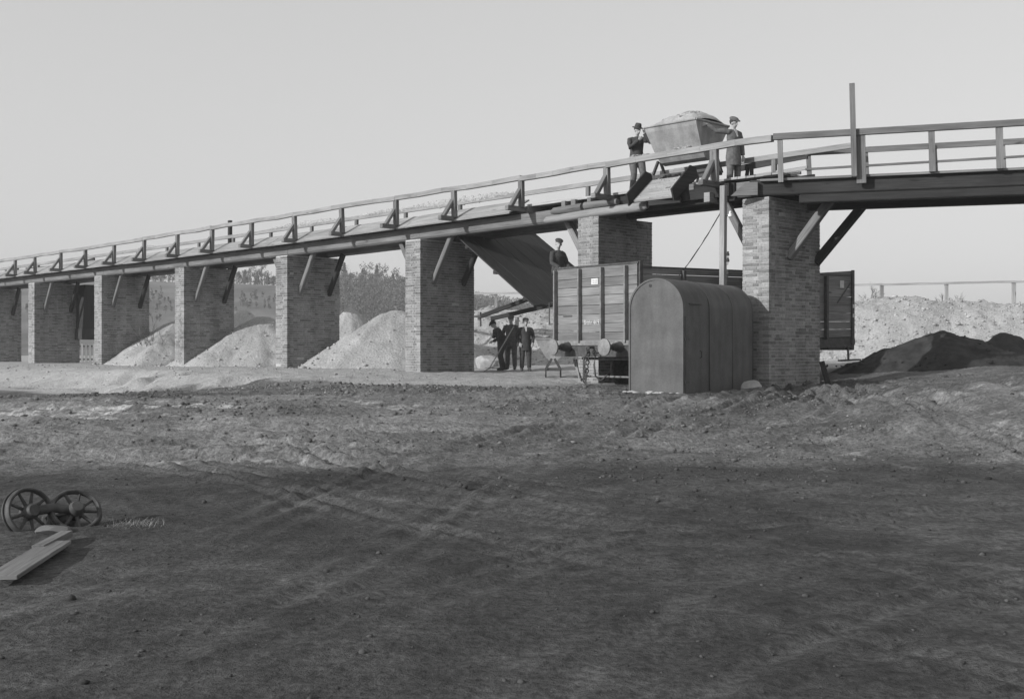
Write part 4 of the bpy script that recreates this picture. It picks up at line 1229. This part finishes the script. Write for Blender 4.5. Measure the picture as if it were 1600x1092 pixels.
p_ = bridge_loc(Vector((cs, ct_, 0))); zdk = hb(cs) + 1.5 + .60 - .04 + .045
tip_wagon("sheet iron tip wagon heaped with sand up on the bridge", (p_.x, p_.y, zdk), -BA, 1.0)
p_ = Vector((1.20, 33.6, 0))
tip_wagon("empty pale tip wagon on the ground left of the railway wagon", (p_.x, p_.y, gz(p_.x, p_.y) - .02), R(88), .72, load=False)

# ------------------------------------------------------------------ wheelset and boards at the lower left
wx, wy = -3.70, 9.70
ws = thing("spoked_wheelset", "pair of iron spoked wheels on an axle lying in the mud", "wheelset", (wx, wy, gz(wx, wy)), 0)
def spoked(c, axis, r, parent):
    mb = MB(); c = Vector(c); axis = Vector(axis).normalized()
    mb.ring(c, axis, r - .015, .019, 44, 10, .032); mb.ring(c - axis * .035, axis, r + .004, .012, 44, 8, .010)
    e1 = axis.cross(Vector((0, 0, 1))).normalized(); e2 = axis.cross(e1)
    for k in range(9):
        th = 2 * math.pi * k / 9 + .2; dv = e1 * math.cos(th) + e2 * math.sin(th)
        mb.rod([c + dv * .04, c + dv * (r - .03)], [.018, .012], 6)
    mb.lathe(c - axis * .08, axis, [(0, .05), (.03, .065), (.13, .065), (.16, .045)], 16)
    return mb.build("wheel", M['iron'], parent, smooth=True)
a1_ = Vector((-.36, -.62, .52)).normalized()
c1 = Vector((.02, .02, .13)); c2 = c1 + Vector((-.30, -.22, .02))
spoked(c1, Vector((.42, -.62, .60)), .205, ws)
spoked(c2, Vector((.75, -.55, .30)), .205, ws)
mb = MB(); mb.rod([c1, c1.lerp(c2, .5) + Vector((0, 0, .03)), c2], .04, 10); mb.build("axle", M['iron'], ws, smooth=True)
mb = MB(); mb.box(-.25, .0, -.05, .10, .0, .10, 1.0); mb.build("bearing_block", M['iron'], ws, bevel=.02)
def plank(name, p, q, w, h, lab, mat='wood', gr=None):
    p = Vector((p[0], p[1], gz(*p) + .05)); q = Vector((q[0], q[1], gz(*q) + .05)); o_ = (p + q) / 2
    mb = MB(); mb.beam(p - o_, q - o_, w, h, tone=1.0); o = mb.build(name, M[mat], None, bevel=.004); o.location = o_
    return tag(o, lab, "board", gr)
plank("plank", (-3.24, 7.3), (-3.40, 8.62), .20, .03, "wide loose plank lying nearest the camera below the wheelset")
plank("plank", (-3.44, 8.36), (-3.49, 9.03), .09, .05, "narrow batten lying between the wheelset and the wide plank")
tag(rock("rock", (-3.70, 9.30, gz(-3.70, 9.30) + .03), .10, M['field'], 31, (1.5, 1, .6)), "flat grey stone lying under the wheelset's rim", "rock")
# dry grass beside it
mb = MB()
for k in range(260):
    x = -3.2 + random.gauss(0, .13); y_ = 9.75 + random.gauss(0, .12); z_ = gz(x, y_); L = random.uniform(.03, .10); th = random.uniform(0, 6.28)
    b = len(mb.v); w = .0018; dx, dy_ = math.cos(th), math.sin(th)
    mb.v.extend([(x - dy_ * w, y_ + dx * w, z_), (x + dy_ * w, y_ - dx * w, z_), (x + dx * L, y_ + dy_ * L, z_ + L * random.uniform(.2, .9))]); mb.face([b, b + 1, b + 2])
o = mb.build("dry_grass", M['straw'], None, fix=False); o["kind"] = "stuff"; o["label"] = "tuft of dry grass beside the wheelset"

# ------------------------------------------------------------------ people
def tube(mb, pts, rads, side=(1, 0, 0), n=12):
    pts = [Vector(p) for p in pts]; b = len(mb.v); side = Vector(side)
    rads = [r if isinstance(r, tuple) else (r, r) for r in rads]
    for i, p in enumerate(pts):
        a = (pts[min(i + 1, len(pts) - 1)] - pts[max(i - 1, 0)]).normalized()
        sd = side - a * side.dot(a)
        if sd.length < .05: sd = Vector((0, 1, 0)) - a * a.y
        sd.normalize(); u_ = a.cross(sd)
        for k in range(n):
            th = 2 * math.pi * k / n
            mb.v.append(tuple(p + sd * math.cos(th) * rads[i][0] + u_ * math.sin(th) * rads[i][1]))
    for i in range(len(pts) - 1):
        for k in range(n):
            k2 = (k + 1) % n; mb.face([b + i * n + k, b + i * n + k2, b + (i + 1) * n + k2, b + (i + 1) * n + k])
    mb.face([b + k for k in range(n)][::-1]); mb.face([b + (len(pts) - 1) * n + k for k in range(n)])
def blob(mb, c, r, n=12, m=8, rot=None):
    c = Vector(c); b = len(mb.v); rot = rot or Matrix.Identity(3)
    for i in range(m + 1):
        ph = math.pi * i / m
        for k in range(n):
            th = 2 * math.pi * k / n
            mb.v.append(tuple(c + rot @ Vector((r[0] * max(math.sin(ph), .02) * math.cos(th), r[1] * max(math.sin(ph), .02) * math.sin(th), r[2] * math.cos(ph)))))
    for i in range(m):
        for k in range(n):
            k2 = (k + 1) % n; mb.face([b + i * n + k, b + i * n + k2, b + (i + 1) * n + k2, b + (i + 1) * n + k])
    mb.face([b + k for k in range(n)]); mb.face([b + m * n + k for k in range(n)][::-1])
def fuse(mb, name, mat, parent, voxel, it=6):
    o = mb.build(name + "_raw", mat, None)
    rm = o.modifiers.new("r", 'REMESH'); rm.mode = 'VOXEL'; rm.voxel_size = voxel
    sm = o.modifiers.new("s", 'SMOOTH'); sm.iterations = it; sm.factor = .5
    bpy.context.view_layer.update()
    me = bpy.data.meshes.new_from_object(o.evaluated_get(bpy.context.evaluated_depsgraph_get()))
    bpy.data.objects.remove(o)
    me.name = name; me.materials.clear(); me.materials.append(mat)
    me.polygons.foreach_set("use_smooth", np.ones(len(me.polygons), bool))
    r = bpy.data.objects.new(name, me); COL.objects.link(r)
    if parent: r.parent = parent
    return r
def person(label, loc, rz, pose, coat='cloth', legs='cloth2', hat='cap', hatmat='cloth', coat_len=.16, k=1.0, shirt=False):
    J = dict(pelvis=(0, 0, .93), waist=(0, 0, 1.08), chest=(0, 0, 1.28), neck=(0, -.01, 1.45), head=(0, .02, 1.585),
             sl=(-.185, 0, 1.39), el=(-.23, -.02, 1.12), wl=(-.23, .06, .88), hl=(-.23, .09, .79),
             sr=(.185, 0, 1.39), er=(.23, -.02, 1.12), wr=(.23, .06, .88), hr=(.23, .09, .79),
             tl=(-.10, 0, .90), kl=(-.11, .02, .49), al=(-.12, -.01, .09), fl=(-.14, .17, .03),
             tr=(.10, 0, .90), kr=(.11, .02, .49), ar=(.12, -.01, .09), fr=(.14, .17, .03), face=0.0)
    J.update(pose)
    face = J.pop('face'); J = {a: Vector(b) * k for a, b in J.items()}
    g = thing("person", label, "person", loc, rz)
    mb = MB(); d = k
    up = (J['head'] - J['neck']).normalized()
    side = (J['sr'] - J['sl']).normalized()
    tube(mb, [J['pelvis'] + (J['pelvis'] - J['waist']) * .4, J['pelvis'], J['waist'], J['chest'], J['chest'].lerp(J['neck'], .7), J['neck']],
         [(.13 * d, .10 * d), (.155 * d, .11 * d), (.135 * d, .095 * d), (.16 * d, .11 * d), (.12 * d, .08 * d), (.055 * d, .055 * d)], side, 14)
    tube(mb, [J['neck'] - up * .04 * d, J['head'] - up * .06 * d], [.058 * d, .052 * d], side)
    # head: skull, jaw, nose, brow, ears, turned by face
    rf = Matrix.Rotation(face, 3, 'Z')
    zq = Vector((0, 0, 1)).rotation_difference(up).to_matrix() @ rf
    H = J['head']
    def hp(x, y_, z_): return H + zq @ Vector((x * d, y_ * d, z_ * d))
    blob(mb, hp(0, -.012, .025), (.074 * d, .092 * d, .092 * d), 16, 12, zq)
    blob(mb, hp(0, .018, -.045), (.056 * d, .066 * d, .072 * d), 14, 10, zq)
    tube(mb, [hp(0, .078, .03), hp(0, .100, -.012), hp(0, .085, -.028)], [.010 * d, .015 * d, .014 * d])
    blob(mb, hp(0, .068, .032), (.052 * d, .016 * d, .011 * d), 10, 6, zq)
    blob(mb, hp(0, .074, -.062), (.024 * d, .012 * d, .010 * d), 10, 6, zq)
    for sg in (-1, 1): blob(mb, hp(.076 * sg, -.005, -.005), (.012 * d, .022 * d, .033 * d), 8, 6, zq)
    for a, b, c, h in (('sl', 'el', 'wl', 'hl'), ('sr', 'er', 'wr', 'hr')):
        tube(mb, [J['chest'].lerp(J[a], .5) + Vector((0, 0, .03 * d)), J[a] - Vector((0, 0, .035 * d)), J[a].lerp(J[b], .5), J[b], J[b].lerp(J[c], .35), J[c]], [.050 * d, .050 * d, .046 * d, .040 * d, .040 * d, .027 * d], (0, 1, 0))
        dirh = (J[h] - J[c]).normalized(); sdh = dirh.cross(Vector((0, 1, 0)) if abs(dirh.y) < .8 else Vector((0, 0, 1))).normalized(); nh = dirh.cross(sdh)
        palm = J[c] + dirh * .05 * d
        tube(mb, [J[c], J[c] + dirh * .03 * d, J[c] + dirh * .09 * d], [(.026 * d, .022 * d), (.040 * d, .017 * d), (.042 * d, .015 * d)], tuple(sdh))
        for q in range(4):
            o_ = J[c] + dirh * .085 * d + sdh * (-.030 + .020 * q) * d; ln = (.066, .076, .071, .055)[q] * d
            tube(mb, [o_, o_ + dirh * ln * .5 + nh * .010 * d, o_ + dirh * ln * .9 + nh * .034 * d], [.0095 * d, .009 * d, .007 * d], tuple(sdh), 7)
        tube(mb, [J[c] + dirh * .035 * d - sdh * .032 * d, J[c] + dirh * .065 * d - sdh * .058 * d, J[c] + dirh * .10 * d - sdh * .062 * d + nh * .015 * d], [.013 * d, .011 * d, .008 * d], tuple(sdh), 7)
    for a, b, c, f in (('tl', 'kl', 'al', 'fl'), ('tr', 'kr', 'ar', 'fr')):
        tube(mb, [J[a].lerp(J['pelvis'], .2), J[a].lerp(J[b], .3), J[b], J[b].lerp(J[c], .35), J[c]], [.09 * d, .085 * d, .055 * d, .057 * d, .036 * d], (1, 0, 0))
        tube(mb, [J[c] + Vector((0, 0, .02 * d)), J[c] * .6 + J[f] * .4, J[f]], [.040 * d, .042 * d, .032 * d], (1, 0, 0))
    body = fuse(mb, "body", M['skin'], g, .0085 * k, 3)
    # jacket
    mb = MB(); dn = (J['pelvis'] - J['waist']).normalized(); lx = (J['kl'] + J['kr']) / 2 - J['pelvis']
    hem = J['pelvis'] + (dn * .6 + lx.normalized() * .4) * coat_len * d
    tube(mb, [hem, J['pelvis'], J['waist'], J['chest'], J['chest'].lerp(J['neck'], .45), J['chest'].lerp(J['neck'], .75), J['chest'].lerp(J['neck'], 1.0)],
         [(.200 * d, .160 * d), (.185 * d, .145 * d), (.165 * d, .125 * d), (.185 * d, .135 * d), (.165 * d, .115 * d), (.105 * d, .09 * d), (.068 * d, .068 * d)], side, 16)
    for a, b, c in (('sl', 'el', 'wl'), ('sr', 'er', 'wr')):
        tube(mb, [J['chest'].lerp(J[a], .5) + Vector((0, 0, .045 * d)), J[a] - Vector((0, 0, .025 * d)), J[a].lerp(J[b], .5), J[b], J[b].lerp(J[c], .5), J[c]], [.070 * d, .066 * d, .068 * d, .060 * d, .055 * d, .049 * d], (0, 1, 0))
    fuse(mb, "jacket", M[coat], g, .013 * k, 4)
    mb = MB()
    tube(mb, [J['waist'], J['pelvis'], J['pelvis'] + dn * .06 * d], [(.145 * d, .11 * d), (.17 * d, .125 * d), (.16 * d, .12 * d)], side, 14)
    for a, b, c in (('tl', 'kl', 'al'), ('tr', 'kr', 'ar')):
        tube(mb, [J[a].lerp(J['pelvis'], .2), J[a].lerp(J[b], .3), J[b], J[b].lerp(J[c], .4), J[c] + (J[b] - J[c]) * .06], [.105 * d, .108 * d, .082 * d, .078 * d, .070 * d], (1, 0, 0))
    fuse(mb, "trousers", M[legs], g, .013 * k, 4)
    for c, f in (('al', 'fl'), ('ar', 'fr')):
        mb = MB(); fd = (J[f] - J[c]); fd.z = 0
        if fd.length < .05: fd = Vector((0, .1, 0))
        fd.normalize(); base = J[c].copy()
        tube(mb, [base + Vector((0, 0, .10 * d)), base + Vector((0, 0, .02 * d)) - fd * .01 * d], [.055 * d, .056 * d])
        tube(mb, [base - fd * .06 * d + Vector((0, 0, -.035 * d)), base + fd * .03 * d + Vector((0, 0, -.02 * d)), base + fd * .13 * d + Vector((0, 0, -.042 * d)), base + fd * .20 * d + Vector((0, 0, -.055 * d))], [.045 * d, .055 * d, .048 * d, .032 * d])
        fuse(mb, "boot", M['leather'], g, .012 * k, 3)
    mb = MB(); blob(mb, hp(0, -.028, .030), (.080 * d, .090 * d, .088 * d), 16, 10, zq)
    mb.build("hair", M['hair'], g, smooth=True)
    mb = MB()
    if hat == 'cap':
        blob(mb, hp(0, -.01, .092), (.105 * d, .118 * d, .052 * d), 18, 10, zq @ Matrix.Rotation(R(-10), 3, 'X'))
        blob(mb, hp(0, .105, .066), (.070 * d, .055 * d, .012 * d), 14, 6, zq @ Matrix.Rotation(R(-16), 3, 'X'))
    elif hat == 'hat':
        mb.lathe(hp(0, -.01, .055), zq @ Vector((0, 0, 1)), [(0, .09 * d), (.01 * d, .15 * d), (.018 * d, .15 * d), (.02 * d, .092 * d), (.09 * d, .082 * d), (.125 * d, .066 * d), (.13 * d, .03 * d)], 22)
    fuse(mb, "hat" if hat == 'hat' else "cap", M[hatmat], g, .009 * k, 2)
    if shirt:
        mb = MB(); fv = side.cross(J['neck'] - J['chest']).normalized() * -1
        if fv.y < 0: fv = -fv
        a = J['neck'] + fv * .055 * d; b = J['chest'] + fv * .138 * d
        mb.prism([tuple(a - side * .045 * d), tuple(a + side * .045 * d), tuple(b + side * .012 * d), tuple(b - side * .012 * d)], tuple(fv * .014 * d), 1.0)
        mb.build("shirt_front", M['shirt'], g)
    return g
deck_z = hb(1) + 1.5 + .60 - .04
def bp(s, t, z): q = bridge_loc(Vector((s, t, 0))); return (q.x, q.y, z)
# man in the hat at the left end of the tip wagon; faces us, right hand (our left) up at his face, shoulder to the skip
person("man in a dark brimmed hat standing at the left end of the tip wagon", bp(1.10, 1.05, deck_z + .02), math.pi + R(12),
       dict(head=(-.01, .05, 1.60), face=R(14), sl=(-.185, .02, 1.41), el=(-.30, .14, 1.28), wl=(-.17, .10, 1.52), hl=(-.19, .09, 1.60),
            sr=(.185, 0, 1.39), er=(.22, .13, 1.15), wr=(.02, .24, 1.33), hr=(-.06, .22, 1.40),
            kl=(-.13, .13, .50), al=(-.13, -.06, .12), fl=(-.15, .12, .03), kr=(.10, .10, .50)), 'cloth', 'cloth2', 'hat', 'cloth', .06, 1.04)
# man in the cap at the right, arm stretched over the load
person("man in a flat cap and long jacket resting an arm on the sand-filled tip wagon", bp(3.82, 1.45, deck_z - .12), math.pi + R(30),
       dict(head=(.04, .07, 1.59), face=R(18), neck=(.02, .02, 1.45), sr=(.17, .03, 1.40), er=(.40, -.12, 1.40), wr=(.60, -.24, 1.56), hr=(.68, -.28, 1.58),
            el=(-.27, -.02, 1.12), wl=(-.25, .05, .86), hl=(-.25, .06, .77)), 'cloth2', 'cloth2', 'cap', 'cloth2', .34, 1.05, True)
# man sitting on the wagon's rim
q = org + ex * (-hw - .22) + ey * .27
person("man in a peaked cap sitting on the corner of the railway wagon", (q.x, q.y, RAILTOP + TS - .84), R(-140),
       dict(pelvis=(0, 0, .95), tl=(-.10, .02, .93), tr=(.10, .02, .93), kl=(-.10, .42, .90), kr=(.12, .42, .90), al=(-.10, .44, .46), ar=(.12, .44, .46), fl=(-.10, .6, .42), fr=(.12, .6, .42),
            chest=(0, .02, 1.30), head=(0, .03, 1.60), face=R(-30), el=(-.25, .06, 1.12), wl=(-.16, .25, 1.0), hl=(-.12, .33, 1.0), er=(.25, .06, 1.12), wr=(.20, .28, .99), hr=(.17, .36, .98)),
       'cloth', 'cloth', 'cap', 'cloth', .10, 1.0)
# three men on the ground behind the bridge
zb = lambda x, y_: gz(x, y_) + .01
person("man in an open dark jacket standing nearest the railway wagon", (.43, 36.6, zb(.43, 36.6)), math.pi + R(8),
       dict(face=R(6), el=(-.26, -.04, 1.13), wl=(-.22, .10, .92), hl=(-.2, .14, .85), er=(.26, -.04, 1.13), wr=(.2, .1, .92), hr=(.18, .14, .85)), 'cloth', 'cloth', 'cap', 'cloth2', .26, .98, True)
person("man in a cap standing upright between the stooping worker and the open-jacketed man", (-.03, 37.3, zb(-.03, 37.3)), math.pi - R(10),
       dict(face=R(-8), er=(.28, -.1, 1.15), wr=(.2, .05, 1.0), hr=(.16, .12, .98)), 'cloth2', 'cloth2', 'cap', 'cloth2', .18, 1.02)
person("man stooping over a long-handled shovel at the left of the group", (-.38, 36.9, zb(-.38, 36.9)), math.pi - R(62),
       dict(pelvis=(0, -.06, .93), waist=(0, -.01, 1.08), chest=(0, .09, 1.25), neck=(0, .17, 1.39), head=(0, .25, 1.50), sl=(-.18, .12, 1.33), sr=(.18, .12, 1.33),
            el=(-.24, .16, 1.06), wl=(-.08, .30, .96), hl=(-.04, .36, .93), er=(.26, .06, 1.10), wr=(.12, .20, 1.10), hr=(.07, .26, 1.11), tl=(-.1, -.06, .9), tr=(.1, -.06, .9), kl=(-.12, .06, .48), kr=(.12, -.08, .48), ar=(.13, -.22, .09), fr=(.14, -.04, .03)), 'cloth', 'cloth', 'cap', 'cloth', .10, .98)
sh = thing("shovel", "long-handled shovel held by the stooping man", "shovel", (-.72, 36.3, zb(-.72, 36.3)), 0)
mb = MB(); mb.rod([(0, 0, .08), (.78, .10, 1.42)], .019, 8, 1.4); mb.build("shaft", M['log'], sh, smooth=True)
mb = MB(); mb.hexa([(-.16, -.12, -.02), (-.16, .12, -.02), (.03, .12, .10), (.03, -.12, .10), (-.17, -.12, 0), (-.17, .12, 0), (.02, .12, .12), (.02, -.12, .12)], 1.0); mb.build("blade", M['iron'], sh)
tag(rock("stone_block", (-.85, 38.6, gz(-.85, 38.6) + .18), .48, M['stone'], 55, (1.0, .7, .62)), "pale stone block on the ground behind the shovelling man", "stone block")
pl = MB(); pl.box(-1.1, .9, -.12, .12, 0, .06, 1.4); pl.box(-1.1, .9, -.12, .12, -.22, -.14, 1.2); pl.box(-.95, -.85, -.1, .1, -.6, -.001, 1.0); pl.box(.7, .8, -.1, .1, -.6, -.001, 1.0)
o = pl.build("plank_trestle", M['log']); o.location = (-.5, 47.5, 3.05); o.rotation_euler = (0, 0, R(-20)); tag(o, "pale plank trestle on the sand bank behind the workers", "trestle")

# ------------------------------------------------------------------ far trees and wood
def leaf_tree(mb, h, kind, n, trunk):
    if kind == 'pine':
        for k in range(n):
            f = random.random() ** .8; z = h * (.22 + .78 * f); r = (1 - f) * h * .20 + .15; th = random.uniform(0, 6.28); rr = r * random.random() ** .5
            c = Vector((math.cos(th) * rr, math.sin(th) * rr, z - rr * .25)); sz = random.uniform(.18, .42) * (1.2 - .5 * f)
            leafq(mb, c, sz)
    else:
        cl = [(Vector((random.gauss(0, .13) * h, random.gauss(0, .13) * h, h * random.uniform(.42, .92))), random.uniform(.08, .17) * h) for _ in range(9)]
        for k in range(n):
            c0, r = random.choice(cl); v = Vector((random.gauss(0, 1), random.gauss(0, 1), random.gauss(0, 1))).normalized() * r * random.random() ** .4
            leafq(mb, c0 + v, random.uniform(.12, .30))
def leafq(mb, c, sz):
    a = Vector((random.gauss(0, 1), random.gauss(0, 1), random.gauss(0, 1))).normalized(); b = a.orthogonal().normalized(); b = Matrix.Rotation(random.uniform(0, 6.28), 3, a) @ b; e = a.cross(b)
    i = len(mb.v); mb.v.extend([tuple(c + b * sz), tuple(c + e * sz * .5), tuple(c - b * sz), tuple(c - e * sz * .5)]); mb.face([i, i + 1, i + 2, i + 3])
def limbs(mb, h, n=6):
    mb.rod([(0, 0, -.5), (0, 0, h * .5), (random.uniform(-.2, .2), 0, h * .9)], [.14, .09, .03], 6)
    for k in range(n):
        z = h * random.uniform(.35, .75); th = random.uniform(0, 6.28); L = h * random.uniform(.15, .3)
        mb.rod([(0, 0, z), (math.cos(th) * L * .6, math.sin(th) * L * .6, z + L * .6), (math.cos(th) * L, math.sin(th) * L, z + L * 1.2)], [.06, .04, .015], 5)
protos = []
for k, kind in enumerate(('pine', 'broad', 'broad', 'pine', 'broad')):
    h = (6.5, 6.0, 5.2, 5.0, 6.8)[k]
    m1 = MB(); leaf_tree(m1, h, kind, 520, None); m2 = MB(); limbs(m2, h, 7)
    t = thing("pine_tree" if kind == 'pine' else "broadleaf_tree", "x", "tree")
    m1.build("crown", M['pine' if kind == 'pine' else 'leaf'], t, fix=False); m2.build("trunk", M['twig'], t)
    protos.append((t, kind))
used = set()
def place_tree(i, x, y_, z_, sc, lab, grp):
    src, kind = protos[i]
    if i in used:
        r = src.copy(); COL.objects.link(r)
        for c in src.children:
            e = c.copy(); COL.objects.link(e); e.parent = r
    else: r = src; used.add(i)
    r.location = (x, y_, z_); r.scale = (sc, sc, sc * random.uniform(.9, 1.15)); r.rotation_euler = (0, 0, random.uniform(0, 6.28))
    r["label"] = lab; r["group"] = grp
seq = [(20, 0), (228, 1), (241, 2), (253, 0), (264, 4), (366, 4), (374, 1), (383, 3), (392, 4), (402, 0), (409, 4), (418, 3), (428, 1), (530, 4), (538, 0), (547, 1), (566, 0), (572, 4), (581, 3), (589, 0), (597, 4), (606, 1), (614, 3), (621, 4), (629, 1), (636, 0), (650, 2)]
def gap(px): return "the leftmost two piers" if px < 150 else "the second and third visible piers" if px < 280 else "the third and fourth visible piers" if px < 435 else "the fourth and fifth visible piers"
for px, i in seq:
    yy = random.uniform(292, 306); x = (px - 800) / 1800 * yy
    kind = protos[i][1]
    place_tree(i, x, yy, float(hill_z(x, yy)) - .2, random.uniform(.8, 1.1) * (1.0 if px > 500 else .85),
               ("narrow evergreen" if kind == 'pine' else "bare round-crowned tree") + " on the hill crest seen between " + gap(px), "trees on the hill crest")
# wooded slope below the crest
mb = MB()
for k in range(3300):
    px = random.uniform(470, 900) if k < 2200 else random.uniform(-60, 470); yy = random.uniform(205, 305); x = (px - 800) / 1800 * yy; z_ = float(hill_z(x, yy)); h = random.uniform(2.2, 4.2) if k < 2200 else random.uniform(.8, 2.0)
    if k >= 2900: yy = random.uniform(286, 306); x = (px - 800) / 1800 * yy; z_ = float(hill_z(x, yy)); h = random.uniform(1.5, 3.2)
    elif k >= 2200 and fbm(np.array([x * .03]), np.array([yy * .03]), 130, 3)[0] < -.02: continue
    mb.rod([(x, yy, z_ - .2), (x + random.uniform(-.2, .2), yy, z_ + h)], [.06, .02], 4, caps=False)
    for q in range(22):
        f = random.random(); rr = (1 - f * .7) * h * .28
        leafq(mb, Vector((x + random.gauss(0, rr * .6), yy + random.gauss(0, rr * .6), z_ + h * (.25 + .8 * f))), random.uniform(.12, .3))
o = mb.build("wooded_slope", M['leaf'], None, fix=False); o["kind"] = "stuff"; o["label"] = "dense leafless wood covering the far hillside"
# bare shrubs
def shrub(name, x, y_, z_, h, n, lab, spread_=.5):
    mb = MB()
    def twig(p, dv, L, r, dep):
        q = p + dv * L; mb.rod([p, p + dv * L * .5 + Vector((random.gauss(0, .02), random.gauss(0, .02), 0)) * L, q], [r, r * .8, r * .5], 4, caps=False)
        if dep:
            for _ in range(3): twig(p.lerp(q, random.uniform(.4, 1)), (dv + Vector((random.gauss(0, .45), random.gauss(0, .45), random.gauss(.1, .3)))).normalized(), L * random.uniform(.45, .75), r * .6, dep - 1)
    for _ in range(n): twig(Vector((random.gauss(0, .08), random.gauss(0, .08), -.05)), Vector((random.gauss(0, spread_), random.gauss(0, spread_), 1)).normalized(), h * random.uniform(.4, .6), .012 + .004 * h, 3)
    o = mb.build(name, M['twig'], None, fix=False); o.location = (x, y_, z_)
    return tag(o, lab, "shrub")
shrub("bare_shrub", -15.6, 49.5, gz(-15.6, 49.5), 2.3, 6, "leafless twiggy shrub behind the second visible pier")
shrub("bare_shrub", 6.3, 47.5, 3.0, 2.0, 7, "bare bush whose twigs show above the arched hut")
shrub("bare_shrub", 14.6, 47.0, 2.9, 1.3, 9, "low bare bush on the sand bank right of the wagon's far end", .8)
shrub("bare_shrub", 17.6, 46.6, 2.9, 1.1, 8, "sparse bare bush under the fence, left of its middle post", .9)

# ------------------------------------------------------------------ the air: far hill fades towards the sky
mb = MB(); mb.box(-430, 430, -75, 460, -3.0, 60, 1.0)
hm = bpy.data.materials.new("haze"); hm.use_nodes = True; hn = hm.node_tree; hn.nodes.clear()
ho = hn.nodes.new("ShaderNodeOutputMaterial"); hv = hn.nodes.new("ShaderNodeVolumePrincipled")
hv.inputs["Color"].default_value = (.85, .85, .85, 1); hv.inputs["Density"].default_value = 0.0008
hn.links.new(hv.outputs[0], ho.inputs["Volume"])
hz = mb.build("haze", hm); hz["kind"] = "stuff"
